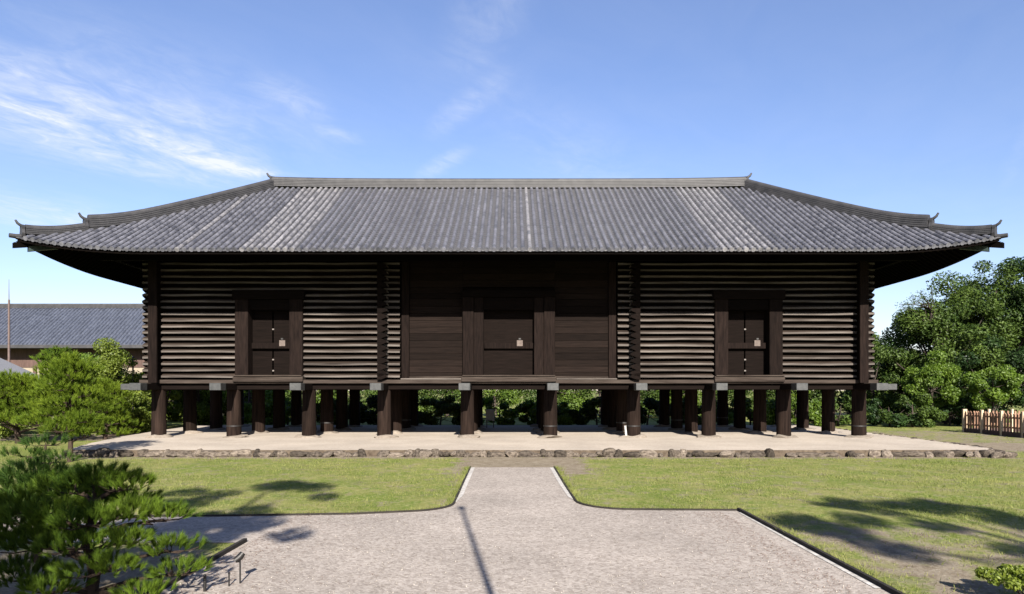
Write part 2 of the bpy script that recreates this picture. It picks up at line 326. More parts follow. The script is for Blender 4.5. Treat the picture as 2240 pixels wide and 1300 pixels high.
# ------------------------------------------------------------------ ground
def sstep(e0, e1, x):
    t = np.clip((x - e0) / (e1 - e0), 0, 1); return t * t * (3 - 2 * t)
def boxmask(X, Y, x0, x1, y0, y1, soft):
    d = np.maximum(np.maximum(x0 - X, X - x1), np.maximum(y0 - Y, Y - y1)); return 1 - sstep(-soft, soft, d)
def bare(X, Y):
    b = np.zeros_like(X)
    def mx(m): np.maximum(b, m, out=b)
    mx(.95 * boxmask(X, Y, -2.0, 2.6, 20, 25.6, 1.0))
    mx(.72 * boxmask(X, Y, -18, 19, 24.6, 26.5, .7)); mx(.34 * boxmask(X, Y, -18, 22, 14, 26, .5))
    mx(.74 * boxmask(X, Y, 4.8, 7.0, 3, 12.6, 1.1))
    mx(.52 * boxmask(X, Y, 4.8, 10, 3, 13.4, 1.5))
    mx(.55 * boxmask(X, Y, -1.75, 1.85, 13, 22, .35)); mx(.5 * boxmask(X, Y, -8, 5.2, 11, 14.1, .35))
    mx(1.0 * boxmask(X, Y, 19.8, 60, 27.6, 32.6, 1.3)); mx(.55 * boxmask(X, Y, 18.5, 60, 31, 42, 1.5))
    mx(.8 * boxmask(X, Y, -30, -4.5, -5, 11.0, .6))
    mx(.85 * boxmask(X, Y, -60, -18.5, 33.5, 38.5, 1.0))
    return b
def axis(lo, hi, step, far):
    a = list(np.arange(lo, hi + 1e-6, step)); x = hi; s = step
    up = []
    while x < far: s *= 1.35; x += s; up.append(x)
    x = lo; s = step; dn = []
    while x > -far: s *= 1.35; x -= s; dn.append(x)
    return np.array(dn[::-1] + a + up)
gx = axis(-26, 32, .3, 900); gy = axis(2, 46, .3, 900)
GX, GY = np.meshgrid(gx, gy)
und = .02 * np.sin(GX * .9 + 1.3 * np.sin(GY * .35)) * np.cos(GY * .7) + .012 * np.sin(GX * 2.3 + GY * 1.7)
flat = np.maximum.reduce([boxmask(GX, GY, -16, 5.5, -10, 14.8, .6), boxmask(GX, GY, -1.9, 1.9, 10, 23, .5), boxmask(GX, GY, -20.5, 20, 24.6, 50, .8)])
GZ = und * (1 - flat) * (np.abs(GX) < 60)
n0, n1 = GX.shape
idx = np.arange(n0 * n1).reshape(n0, n1)
F = np.stack([idx[:-1, :-1], idx[:-1, 1:], idx[1:, 1:], idx[1:, :-1]], -1).reshape(-1, 4)
gm = np_mesh('ground', np.stack([GX, GY, GZ], -1).reshape(-1, 3), F, True)
at = gm.attributes.new('bare', 'FLOAT', 'POINT'); at.data.foreach_set('value', bare(GX, GY).ravel().astype(np.float32))
tag(obj('ground', gm, M['lawn']), kind='structure')

# gravel forecourt and the path to the storehouse
def arc(cx, cy, r, a0, a1, n=8): return [(cx + r * math.cos(R(a0 + (a1 - a0) * i / n)), cy + r * math.sin(R(a0 + (a1 - a0) * i / n))) for i in range(n + 1)]
right_edge = [(4.70, -3.0), (4.70, 14.15)]
right_curve = [(4.70, 14.15), (3.2, 14.2)] + arc(2.55, 15.35, 1.12, 270, 180, 8) + [(1.39, 18), (1.36, 22.0)]
left_curve = [(-1.34, 22.0), (-1.31, 18)] + arc(-2.3, 15.0, 1.02, 0, -80, 8) + [(-3.2, 13.72), (-6.0, 13.5), (-14.5, 13.3)]
outline = right_edge + right_curve[1:] + left_curve + [(-14.5, 11.3), (-4.40, 11.2), (-4.40, -3.0)]
me = bpy.data.meshes.new('gravel_path'); me.from_pydata([(x, y, .012) for x, y in outline], [], [list(range(len(outline)))]); me.update()
tag(obj('gravel_path', me, M['gravel']), kind='structure')
def strip(name, pts, prof, mat):
    return tag(MB().sweep([(x, y, 0) for x, y in pts], prof).build(name, mat), kind='structure')
edge_prof = [(-.028, -.02), (.028, -.02), (.028, .075), (-.028, .075)]
strip('path_edging', right_edge, edge_prof, M['edging'])
strip('path_edging', right_curve, [(a * .8, b * .62) for a, b in edge_prof], M['edging'])
strip('path_edging', left_curve, [(a * .8, b * .62) for a, b in edge_prof], M['edging'])
strip('path_edging', [(-4.40, 11.25), (-4.40, -3.0)], edge_prof, M['edging'])
def flatstrip(name, pts, w, z, mat):      # lies to the left of the heading
    vs = []; P = [Vector((x, y, 0)) for x, y in pts]
    for i, p in enumerate(P):
        d = (P[min(i + 1, len(P) - 1)] - P[max(i - 1, 0)]).normalized(); a = Vector((-d.y, d.x, 0))
        ww = w[i] if isinstance(w, list) else w
        vs += [(p.x, p.y, z), (p.x + a.x * ww, p.y + a.y * ww, z)]
    fs = [(2 * i, 2 * i + 2, 2 * i + 3, 2 * i + 1) for i in range(len(P) - 1)]
    me = bpy.data.meshes.new(name); me.from_pydata(vs, [], fs); me.update(); return tag(obj(name, me, mat), kind='structure')
flatstrip('path_border', [(4.67, 8.6), (4.67, 11), (4.67, 13.9)], [.09, .08, .05], .020, M['border'])
flatstrip('path_border', [(1.5, 15.1), (1.41, 16), (1.365, 18), (1.335, 21.9)], [.03, .10, .11, .12], .020, M['border'])
flatstrip('path_border', [(-1.315, 21.9), (-1.285, 18), (-1.26, 16.2), (-1.27, 15.2)], [.12, .11, .10, .03], .020, M['border'])

# earthen platform under the storehouse, edged with field stones
plat = [(-16.7, 25.75), (-12, 25.6), (-4, 25.65), (4, 25.55), (12, 25.62), (18.3, 25.7), (18.55, 27), (18.7, 32), (18.8, 38), (18.8, 43.4),
        (-20, 43.4), (-19.6, 38), (-18.9, 33), (-17.9, 29), (-17.1, 26.6)]
b = MB(); n = len(plat)
b.add([(x, y, -.05) for x, y in plat] + [(x, y, .25) for x, y in plat], [tuple(range(n, 2 * n))]); b.add(b.v[:], [(i, (i + 1) % n, n + (i + 1) % n, n + i) for i in range(n)], mi=1)
platform = tag(b.build('earth_platform', [M['sand'], M['soil']]), kind='structure')
def stone_mesh(name, seed, sub=2, flatz=.8):
    import bmesh
    r = random.Random(seed); bm = bmesh.new(); bmesh.ops.create_icosphere(bm, subdivisions=sub, radius=1)
    ax = [Vector((r.uniform(-1, 1), r.uniform(-1, 1), r.uniform(-1, 1))).normalized() for _ in range(9)]; cut = [r.uniform(.62, .9) for _ in ax]
    for v in bm.verts:
        p = v.co.copy()
        p = Vector([math.copysign(abs(c) ** .62, c) for c in p])
        for a, c in zip(ax, cut):
            d = p.dot(a)
            if d > c: p -= a * (d - c) * .85
        v.co = p
    me = bpy.data.meshes.new(name); bm.to_mesh(me); bm.free(); me.materials.append(M['stone']); return me
SM = [stone_mesh('stone', 40 + i) for i in range(8)]
r2 = random.Random(3)
def stone(x, y, w, h, d, z0, a):
    return obj('stone', r2.choice(SM), None, platform, (x, y, z0), (r2.uniform(-.08, .08), r2.uniform(-.08, .08), a), (w / 1.7, d / 1.7, h / 1.6))
def py_front(x):
    for (x0, y0), (x1, y1) in zip(plat[:5], plat[1:6]):
        if x0 <= x <= x1: return y0 + (y1 - y0) * (x - x0) / (x1 - x0)
    return 25.7
x = -16.9
while x < 18.4:
    w = r2.choice([.22, .3, .36, .45, .6, .75]) * r2.uniform(.85, 1.15)
    if r2.random() < .94:
        stone(x + w / 2, py_front(x) - .05 + r2.uniform(-.06, .05), w, r2.uniform(.16, .38), r2.uniform(.28, .5), r2.uniform(.04, .12), r2.uniform(-.3, .3) + (math.pi if r2.random() < .5 else 0))
    x += w * .86
for i in range(9): stone(17.2 + r2.uniform(-.7, 1.6), 25.4 + r2.uniform(-.35, .5), r2.uniform(.25, .5), r2.uniform(.2, .36), r2.uniform(.25, .4), .1, r2.uniform(0, 3))
y = 26.2
while y < 40:
    w = r2.uniform(.3, .7); stone(18.55 + (y - 26) * .02, y + w / 2, r2.uniform(.3, .4), r2.uniform(.24, .34), w, .12, r2.uniform(-.1, .1)); y += w * 1.0
y = 26
while y < 33:
    w = r2.uniform(.3, .6)
    if r2.random() < .7: stone(-16.9 - (y - 26) * .29 + r2.uniform(-.1, .1), y, r2.uniform(.3, .4), r2.uniform(.2, .3), w, .1, r2.uniform(-.1, .1))
    y += w

# ------------------------------------------------------------------ the storehouse (local origin: centre of plan on the platform)
H = empty('log_storehouse', (-.15, 37.1, .25))
tag(H, 'long dark raised log storehouse with grey tiled hipped roof standing on pillars', 'building')
XS = [-16.635, -13.065, -9.495, -5.925, -1.975, 1.975, 5.925, 9.495, 13.065, 16.635]; YS = [-4.7, -1.567, 1.567, 4.7]
zz = lambda z: z - .25
COLH = zz(2.52)
col_meshes = []
for i in range(3):
    b = MB(); rr = random.Random(i)
    b.tube([(0, 0, .06), (0, 0, .5), (0, 0, 1.2), (0, 0, COLH + .02)], [.335, .33, .322, .315], 20)
    me = b.mesh('column'); me.materials.append(M['column_wood']); col_meshes.append(me)
fs_mesh = []
import bmesh
for i in range(4):
    me = stone_mesh('foundation_stone', 90 + i, 3); me.materials.clear(); me.materials.append(M['stone_pale']); fs_mesh.append(me)
band = MB(); band.tube([(0, 0, -.03), (0, 0, .03)], .345, 20); band_me = band.mesh('iron_band'); band_me.materials.append(M['iron'])
for j, yy in enumerate(YS):
    for i, xx in enumerate(XS):
        c = obj('column', col_meshes[(i + j) % 3], None, H, (xx, yy, 0), (0, 0, rng.uniform(0, 6)))
        if (i + j * 3) % 4 == 1 or (j == 0 and i in (5, 6)): obj('iron_band', band_me, None, c, (0, 0, .55))
        obj('foundation_stone', fs_mesh[(i * 3 + j) % 4], None, H, (xx + rng.uniform(-.05, .05), yy + rng.uniform(-.05, .05), .0), (0, 0, rng.uniform(0, 6)), (.62 * rng.uniform(.9, 1.15), .58 * rng.uniform(.9, 1.1), .17))
# beams on the pillars: their capped ends reach far out
zb0, zb1 = zz(2.50), zz(2.80)
bm1 = MB().box(-.24, .24, -6.7, 6.7, zb0, zb1, ch=.02).mesh('floor_beam'); bm1.materials.append(M['dark_wood'])
cap1 = MB().box(-.255, .255, -6.78, -6.2, zb0 - .012, zb1 + .012, ch=.015).mesh('beam_cap'); cap1.materials.append(M['cap_metal'])
for xx in XS:
    c = obj('floor_beam', bm1, None, H, (xx, 0, 0)); obj('beam_cap', cap1, None, c)
    obj('beam_cap', cap1, None, c, rot=(0, 0, math.pi))
bm2 = MB().box(-18.25, 18.25, -.22, .22, zb0 + .02, zb1 - .02, ch=.02).mesh('cross_beam'); bm2.materials.append(M['dark_wood'])
cap2 = MB().box(17.75, 18.33, -.235, .235, zb0 + .008, zb1 - .008, ch=.015).mesh('beam_cap'); cap2.materials.append(M['cap_metal'])
for yy in YS:
    c = obj('cross_beam', bm2, None, H, (0, yy, 0)); obj('beam_cap', cap2, None, c); obj('beam_cap', cap2, None, c, rot=(0, 0, math.pi))
zs0, zs1 = zz(2.803), zz(2.98)
MB().box(-17.0, 17.0, -5.0, 5.0, zs0, zs1 - .04).build('floor', M['floor_wood'], H)
for s in (-1, 1):
    MB().box(-17.35, 17.35, s * 5.0 - .12, s * 5.0 + .12, zs0 + .003, zs1, ch=.015).build('ground_sill', M['sill_wood'], H)
    MB().box(s * 17.0 - .1, s * 17.0 + .1, -4.87, 4.87, zs0 + .005, zs1 - .004, ch=.015).build('ground_sill', M['sill_wood'], H)
# triangular logs
LH = .295; NLOG = 19; ZL = zz(2.985)
def log_mesh(length, rev=False, tr=0):
    """log along +x from 0 to length, nose pointing to -y"""
    rr = random.Random(int(length * 1000) + tr)
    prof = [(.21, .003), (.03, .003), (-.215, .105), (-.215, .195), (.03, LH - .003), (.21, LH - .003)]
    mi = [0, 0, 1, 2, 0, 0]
    b = MB(); nseg = max(2, int(length / 1.5)); vs = []
    for k in range(nseg + 1):
        jz, jy = rr.uniform(-.018, .018), rr.uniform(-.025, .02)
        vs += [(length * k / nseg, p[0] + (jy if i in (2, 3) else 0), p[1] + (jz if i in (2, 3) else 0)) for i, p in enumerate(prof)]
    b.v = vs; n = 6
    for k in range(nseg):
        for i in range(n):
            b.f.append([k * n + i, k * n + (i + 1) % n, (k + 1) * n + (i + 1) % n, (k + 1) * n + i][::-1]); b.mi.append(mi[i]); b.sm.append(False)
    b.f.append(list(range(n))); b.mi.append(0); b.sm.append(False)
    b.f.append([nseg * n + i for i in range(n)][::-1]); b.mi.append(0); b.sm.append(False)
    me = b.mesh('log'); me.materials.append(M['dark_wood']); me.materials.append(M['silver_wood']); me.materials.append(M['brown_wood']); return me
log_cache = {}
def log(x0, x1, yy, z, parent, facing='front', tr=0):
    key = (round(x1 - x0, 3), tr)
    if key not in log_cache: log_cache[key] = log_mesh(x1 - x0, tr=tr)
    me = log_cache[key]
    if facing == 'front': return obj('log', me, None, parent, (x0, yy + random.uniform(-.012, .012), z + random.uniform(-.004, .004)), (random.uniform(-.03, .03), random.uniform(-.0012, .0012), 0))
    if facing == 'back': return obj('log', me, None, parent, (x1, yy, z), (0, 0, math.pi))
    if facing == 'left': return obj('log', me, None, parent, (yy, x1, z), (0, 0, -math.pi / 2))
    if facing == 'right': return obj('log', me, None, parent, (yy, x0, z), (0, 0, math.pi / 2))
DOORW = 1.59; DTOP = zz(6.77)
def pen(sign):
    xa, xb = (-16.635, -5.925) if sign < 0 else (5.925, 16.635)
    lining = MB().box(xa + .15, xb - .15, -4.5, 4.5, ZL - .02, ZL + NLOG * LH + .15)
    wall = lining.build('log_wall', M['dark_wood'], H)
    oa, ob = (.66, .78) if sign < 0 else (.78, .62)
    dc = sign * 11.28
    for k in range(NLOG):
        z = ZL + k * LH; ext = 0
        if z < DTOP - .05:
            log(xa - oa, dc - DOORW, -4.72, z, wall, tr=k % 4); log(dc + DOORW, xb + ob, -4.72, z, wall, tr=k % 4)
        else: log(xa - oa - ext, xb + ob + ext, -4.72, z, wall, tr=k % 4)
        log(xa - oa, xb + ob, 4.72, z, wall, 'back', tr=k % 4)
    for k in range(NLOG):
        z = ZL + (k - .5) * LH + (.0 if k else LH * .5); ext = 0
        log(-4.72 - .62 - ext, 4.72 + .62 + ext, xa, z, wall, 'left', tr=k % 3); log(-4.72 - .62 - ext, 4.72 + .62 + ext, xb, z, wall, 'right', tr=k % 3)
    xo = (xa + .09) if sign < 0 else (xb - .13)
    MB().box(xo - .2, xo + .2, -5.475, -5.35, zz(2.83), ZL + NLOG * LH, ch=.012).build('corner_board', M['post_wood'], H)
pen(-1); pen(1)

# doors
def door(dc, half, jamb, double, ysill):
    yf = -5.10
    fr = MB().box(dc - half - .05, dc + half + .05, -5.24, -4.55, zz(2.88), zz(3.14), ch=.02).build('door_sill', M['sill_wood'], H)
    MB().box(dc - half + .0, dc + half, -5.30, -4.9, zz(3.142), zz(3.2), ch=.012).build('threshold', M['sill_wood'], fr)
    dr = MB().box(dc - half + jamb - .1, dc + half - jamb + .1, -4.38, -4.3, zz(3.15), zz(6.4)).build('door', M['dark_wood'], H)
    ztop = zz(6.28)
    for s in (-1, 1):
        if double:
            a = dc + s * (half - .52); e = dc + s * half
            MB().box(min(a, e), max(a, e), yf - .02, -4.42, zz(3.202), DTOP + .1, ch=.02).build('door_jamb', M['post_wood'], H)
            a2 = dc + s * (half - jamb); e2 = dc + s * (half - .523)
            MB().box(min(a2, e2), max(a2, e2), yf + .05, -4.42, zz(3.202), DTOP + .1, ch=.02).build('door_jamb', M['post_wood'], H)
        else:
            a = dc + s * (half - jamb); e = dc + s * half
            MB().box(min(a, e), max(a, e), yf, -4.42, zz(3.202), DTOP, ch=.02).build('door_jamb', M['post_wood'], H)
    lt = .55 if double else .12
    MB().box(dc - half - (.02 if double else .1), dc + half + (.02 if double else .1), yf - .08, -4.42, DTOP + (.103 if double else .003), DTOP + .42, ch=.02).build('lintel', M['dark_wood'], H)
    MB().box(dc - half + jamb + .003, dc + half - jamb - .003, yf + .1, -4.42, ztop, DTOP + (.1 if double else 0), ch=.02).build('lintel', M['dark_wood'], H)
    lw = half - jamb
    for s in (-1, 1):
        n = 3; w = (lw - .03) / n
        for k in range(n):
            x0 = dc + s * (.02 + k * w) if s > 0 else dc - (.02 + (k + 1) * w)
            MB().box(x0 + .004, x0 + w - .004, -4.46 - .008 * (k % 2), -4.38, zz(3.21), ztop - .01, ch=.006).build('plank', M['plank_wood'], dr)
        for zc_, hh in ((zz(3.42), .07), (zz(6.02), .06)):
            xa = dc + s * (lw - .2)
            MB().box(xa - .2, xa + .2, -4.485, -4.455, zc_ - hh, zc_ + hh, ch=.006).build('hinge', M['hinge_metal'], dr)
        for zc_ in (zz(5.35), zz(4.05)):
            for q in (.25, .6):
                MB().box(dc + s * q - .03, dc + s * q + .03, -4.49, -4.455, zc_ - .03, zc_ + .03, ch=.008).build('door_stud', M['iron'], dr)
    MB().box(dc - .045, dc + .045, -4.50, -4.455, zz(3.21), ztop - .012, ch=.01).build('meeting_stile', M['post_wood'], dr)
    MB().box(dc - lw + .02, dc + lw - .02, -4.72, -4.47, zz(4.46), zz(4.74), ch=.02).build('lock_bar', M['post_wood'], dr)
    for zc_ in (zz(5.4), zz(3.95), zz(3.42)):
        MB().box(dc - .035, dc + .06, -4.53, -4.502, zc_ - .035, zc_ + .035, ch=.008).build('metal_plate', M['hinge_metal'], dr)
    MB().box(dc + .38, dc + .66, -4.75, -4.722, zz(4.58), zz(4.86), ch=.004).build('paper_seal', M['paper'], dr)
    MB().box(dc + .46, dc + .58, -4.78, -4.722, zz(4.88), zz(4.97), ch=.01).build('padlock', M['iron'], dr)
for s in (-1, 1): door(s * 11.28, DOORW, .62, False, 0)
door(0, 2.17, .98, True, 0)

# plank wall of the middle room
pw = MB().box(-5.1, 5.1, -4.55, 4.6, ZL - .02, ZL + NLOG * LH + .1).build('plank_wall', M['dark_wood'], H)
z = zz(3.06); k = 0
while z < ZL + NLOG * LH - .1:
    h = .30 * random.uniform(.88, 1.16)
    for (x0, x1) in ((-4.72, -2.18), (2.18, 4.72)):
        MB().box(x0, x1, -4.72 - random.uniform(0, .014), -4.56, z + .004, z + h - .004, ch=.008).build('plank', M['plank_wood'], pw)
    if z > DTOP + .42: MB().box(-2.175, 2.175, -4.72 - random.uniform(0, .014), -4.56, z + .004, z + h - .004, ch=.008).build('plank', M['plank_wood'], pw)
    z += h
for s in (-1, 1):
    a, e = sorted((s * 4.725, s * 5.08))
    MB().box(a, e, -4.86, -4.56, zz(3.03), ZL + NLOG * LH, ch=.015).build('wall_post', M['post_wood'], pw)
    a, e = sorted((s * 2.235, s * 5.08))
    MB().box(a, e, -5.14, -4.56, zz(2.985), zz(3.05), ch=.012).build('wall_sill', M['silver_wood'], pw)
    a, e = sorted((s * 2.19, s * 4.72))
    MB().box(a, e, -4.80, -4.735, zz(3.053), zz(3.15), ch=.012).build('wall_batten', M['sill_wood'], pw)
MB().box(-5.1, 5.1, 4.6, 4.75, zz(3.0), ZL + NLOG * LH, ch=.01).build('rear_boarding', M['plank_wood'], pw)

# ---------------------------------------------------------- roof
RX, EX, EY = 12.8, 20.62, 8.72; ZE, ZR = zz(8.34), zz(13.5)
def roof_z(x, y):
    a = abs(y) / EY; c = max(0.0, abs(x) - RX) / (EX - RX)
    s = max(a, c); m = min(a, c)
    z = ZR - (ZR - ZE) * (s + .07 * s * (1 - s))
    k = max(0.0, (m - .28) / .72)
    return z + .56 * k * k * s * s
def hip(s): return (RX + (EX - RX) * s, EY * s)
# deck (soffit side) and its upper skin
NX, NY = 84, 40
xs = np.linspace(-EX + .05, EX - .05, NX); ys = np.linspace(-EY + .05, EY - .05, NY)
V = [(x, y, roof_z(x, y) - .20) for y in ys for x in xs]
F = [(j * NX + i, j * NX + i + 1, (j + 1) * NX + i + 1, (j + 1) * NX + i) for j in range(NY - 1) for i in range(NX - 1)]
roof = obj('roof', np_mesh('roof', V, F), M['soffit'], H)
# eave boards
def eave_ring(off, dz, n=60):
    P = []
    ex, ey = EX - off, EY - off
    for x in np.linspace(-ex, ex, n): P.append((x, -ey, roof_z(x * EX / ex, -EY) + dz))
    for y in np.linspace(-ey, ey, n // 2)[1:]: P.append((ex, y, roof_z(EX, y * EY / ey) + dz))
    for x in np.linspace(ex, -ex, n)[1:]: P.append((x, ey, roof_z(x * EX / ex, EY) + dz))
    for y in np.linspace(ey, -ey, n // 2)[1:-1]: P.append((-ex, y, roof_z(-EX, y * EY / ey) + dz))
    return P
def ring_board(name, off, dz, w, h, mat):
    P = eave_ring(off, dz); Q = eave_ring(off + w, dz); n = len(P); b = MB()
    b.add([p for p in P] + [(p[0], p[1], p[2] + h) for p in P] + [q[:2] + (p[2],) for p, q in zip(P, Q)] + [q[:2] + (p[2] + h,) for p, q in zip(P, Q)],
          [f for i in range(n) for f in ((i, (i + 1) % n, n + (i + 1) % n, n + i), (2 * n + i, i, (i + 1) % n, 2 * n + (i + 1) % n)[::-1], (2 * n + i, 3 * n + i, 3 * n + (i + 1) % n, 2 * n + (i + 1) % n), (n + i, n + (i + 1) % n, 3 * n + (i + 1) % n, 3 * n + i))])
    return b.build(name, mat, roof)
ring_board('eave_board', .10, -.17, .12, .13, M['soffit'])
ring_board('eave_tile_edge', .015, -.035, .12, .05, M['tile_ridge'])
# rafters: upper and lower tier
b = MB()
def rafter(p0, p1, w, h):
    p0 = Vector(p0); p1 = Vector(p1); d = (p1 - p0); d.z = 0; d.normalize(); a = Vector((-d.y, d.x, 0)) * (w / 2)
    vs = [p0 - a, p0 + a, p1 + a, p1 - a]; up = Vector((0, 0, h))
    b.add([tuple(v) for v in vs] + [tuple(v + up) for v in vs], [(0, 3, 2, 1), (4, 5, 6, 7), (0, 1, 5, 4), (1, 2, 6, 5), (2, 3, 7, 6), (3, 0, 4, 7)], mi=0)
SP = .30
for sy in (-1, 1):
    for i in range(-66, 67):
        x = i * SP
        ytop = max(4.6, (abs(x) - RX) / (EX - RX) * EY if abs(x) > RX else 0)
        for inset, dz in ((.22, -.30), (1.35, -.43)):
            y0 = EY - inset
            if ytop < y0 - .2: rafter((x, sy * y0, roof_z(x, y0) + dz), (x, sy * ytop, roof_z(x, ytop) + dz), .10, .12)
for sx in (-1, 1):
    for i in range(-27, 28):
        y = i * SP
        xtop = max(16.5, RX + abs(y) / EY * (EX - RX))
        for inset, dz in ((.22, -.30), (1.35, -.43)):
            x0 = EX - inset
            if xtop < x0 - .2: rafter((sx * x0, y, roof_z(x0, y) + dz), (sx * xtop, y, roof_z(xtop, y) + dz), .10, .12)
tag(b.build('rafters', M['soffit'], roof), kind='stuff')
rt = MB()
for i in range(-66, 67):
    x = i * SP; z = roof_z(x, EY - .22) - .30
    rt.box(x - .045, x + .045, -EY + .205, -EY + .217, z + .01, z + .11)
tag(rt.build('rafter_end_paint', M['sill_wood'], roof), kind='stuff')
# eave purlin, lying on the outreaching top logs
for s in (-1, 1):
    z = ZL + 18.2 * LH
    MB().box(-18.6, 18.6, s * 6.0 - .13, s * 6.0 + .13, z + .05, z + .36).build('eave_purlin', M['soffit'], roof)
    MB().box(s * 18.0 - .13, s * 18.0 + .13, -5.86, 5.86, z + .06, z + .35).build('eave_purlin', M['soffit'], roof)
# corner rafters with a sheathed end
for sx in (-1, 1):
    for sy in (-1, 1):
        p = []
        for s in (1.0, .9, .75, .55): hx, hy = hip(s); p.append((sx * hx, sy * hy, roof_z(hx, hy) - .48))
        c = MB().sweep(p, [(-.13, 0), (.13, 0), (.13, .22), (-.13, .22)]).build('corner_rafter', M['soffit'], roof)
        hx, hy = hip(.955); q = (sx * hx, sy * hy, roof_z(hx, hy) - .66); hx, hy = hip(.86); q2 = (sx * hx, sy * hy, roof_z(hx, hy) - .66)
        MB().sweep([q, q2], [(-.15, 0), (.15, 0), (.15, .21), (-.15, .21)]).build('corner_rafter_cap', M['patina'], c)
# cover tiles: one row of round tiles per rib
def row_mesh(path, r=.088):
    """path: list of points up the slope; each tile tapers a little so the joints show"""
    b = MB(); P = [Vector(p) for p in path]
    L_ = [0]
    for a, c in zip(P, P[1:]): L_.append(L_[-1] + (c - a).length)
    tot = L_[-1]; nt_ = max(1, round(tot / .42)); K = 5
    def at_(d):
        for i in range(len(P) - 1):
            if d <= L_[i + 1] + 1e-9:
                f = (d - L_[i]) / max(1e-9, L_[i + 1] - L_[i]); return P[i].lerp(P[i + 1], f), (P[i + 1] - P[i]).normalized()
        return P[-1], (P[-1] - P[-2]).normalized()
    for t in range(nt_):
        rings = []
        for d, rr in ((t * tot / nt_, r), ((t + 1) * tot / nt_ + (.01 if t < nt_ - 1 else 0), r * .90)):
            p, dr = at_(min(d, tot)); side = dr.cross(Vector((0, 0, 1))).normalized(); up = side.cross(dr).normalized()
            rings.append([p + side * (rr * math.cos(math.pi * k / K)) + up * (rr * 1.0 * math.sin(math.pi * k / K) + .0) for k in range(K + 1)])
        vs = rings[0] + rings[1]; fs = [(k, k + 1, K + 2 + k, K + 1 + k)[::-1] for k in range(K)]
        b.add(vs, fs, 0, True); b.add(rings[0], [tuple(range(K + 1))], 0)
    # round end tile at the eave
    p, dr = at_(0); side = dr.cross(Vector((0, 0, 1))).normalized(); up = side.cross(dr).normalized(); n = 12
    ring = [p - dr * .03 + side * (.098 * math.cos(2 * math.pi * k / n)) + up * (.098 * math.sin(2 * math.pi * k / n) + .0) for k in range(n)]
    ring2 = [v + dr * .05 for v in ring]
    b.add(ring + ring2, [tuple(range(n))] + [(k, n + k, n + (k + 1) % n, (k + 1) % n) for k in range(n)])
    return b.mesh('cover_tile_row')
def slope_path(fixed, sgn, axis_):
    if axis_ == 'y':
        top = max(.12, (abs(fixed) - RX) / (EX - RX) * EY + .1 if abs(fixed) > RX else .12); hi = EY
        t = np.linspace(hi, top, max(3, int((hi - top) / .7) + 2)); return [(fixed, sgn * v, roof_z(fixed, v) + .02) for v in t]
    top = RX + abs(fixed) / EY * (EX - RX) + .1; t = np.linspace(EX, top, max(3, int((EX - top) / .7) + 2)); return [(sgn * v, fixed, roof_z(v, fixed) + .02) for v in t]
shared = {}
rr3 = random.Random(11)
for i in range(-67, 68):
    x = i * SP + .0
    if EX - abs(x) < .35: continue
    m_ = M['tile_highlight'] if ((8.7 < abs(x) < 11.4 and rr3.random() < .85) or rr3.random() < .03) else M['tile']  # highlight band painted on each side, plus a few stray paler rows
    if abs(x) < 12.6:
        key = m_.name
        if key not in shared:
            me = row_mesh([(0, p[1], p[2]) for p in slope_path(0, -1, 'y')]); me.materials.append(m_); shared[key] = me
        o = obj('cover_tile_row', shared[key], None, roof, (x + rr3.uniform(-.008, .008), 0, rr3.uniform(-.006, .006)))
    else:
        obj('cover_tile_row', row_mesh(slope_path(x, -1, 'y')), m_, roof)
for sx in (-1, 1):
    for i in range(-28, 29):
        y = i * SP
        if EY - abs(y) < .35: continue
        obj('cover_tile_row', row_mesh(slope_path(y, sx, 'x')), M['tile'], roof)
b = MB()
for i in range(-67, 68):
    x = i * SP
    if EX - abs(x) < .35: continue
    for t in [slope_path(x, 1, 'y')]:
        b.sweep(t, [(.088, 0), (.05, .07), (-.05, .07), (-.088, 0)], closed=False)
tag(b.build('rear_cover_tile_rows', M['tile'], roof), kind='stuff')
# pan tiles between the ribs, stepped course by course
b = MB()
def pans(fixed0, fixed1, sgn, axis_):
    mid = (fixed0 + fixed1) / 2; lim = max(abs(fixed0), abs(fixed1))
    if axis_ == 'y': top = max(.0, (lim - RX) / (EX - RX) * EY - .2); hi = EY
    else: top = RX + max(0, lim / EY * (EX - RX) - .2); hi = EX
    nst = max(1, int((hi - top) / .24)); e = np.linspace(hi, top, nst + 1)
    for k in range(nst):
        vs = []
        for v, dz in ((e[k], .035), (e[k + 1], .008)):
            for f_, dd in ((fixed0, .03), (mid, -.02), (fixed1, .03)):
                p = (f_, sgn * v) if axis_ == 'y' else (sgn * v, f_)
                vs.append((p[0], p[1], roof_z(*p) + dz + dd - .02))
        for f_, dd in ((fixed0, .03), (mid, -.02), (fixed1, .03)):
            p = (f_, sgn * e[k]) if axis_ == 'y' else (sgn * e[k], f_)
            vs.append((p[0], p[1], roof_z(*p) + dd - .02 - .02))
        b.add(vs, [(0, 1, 4, 3), (1, 2, 5, 4), (0, 6, 7, 1), (1, 7, 8, 2)])
for sy in (-1, 1):
    for i in range(-68, 68):
        a = max(-EX, min(EX, i * SP)); c = max(-EX, min(EX, (i + 1) * SP)); pans(a, c, sy, 'y')
for sx in (-1, 1):
    for i in range(-29, 29):
        a = max(-EY, min(EY, i * SP)); c = max(-EY, min(EY, (i + 1) * SP)); pans(a, c, sx, 'x')
tag(b.build('pan_tiles', M['tile_pan'], roof), kind='stuff')
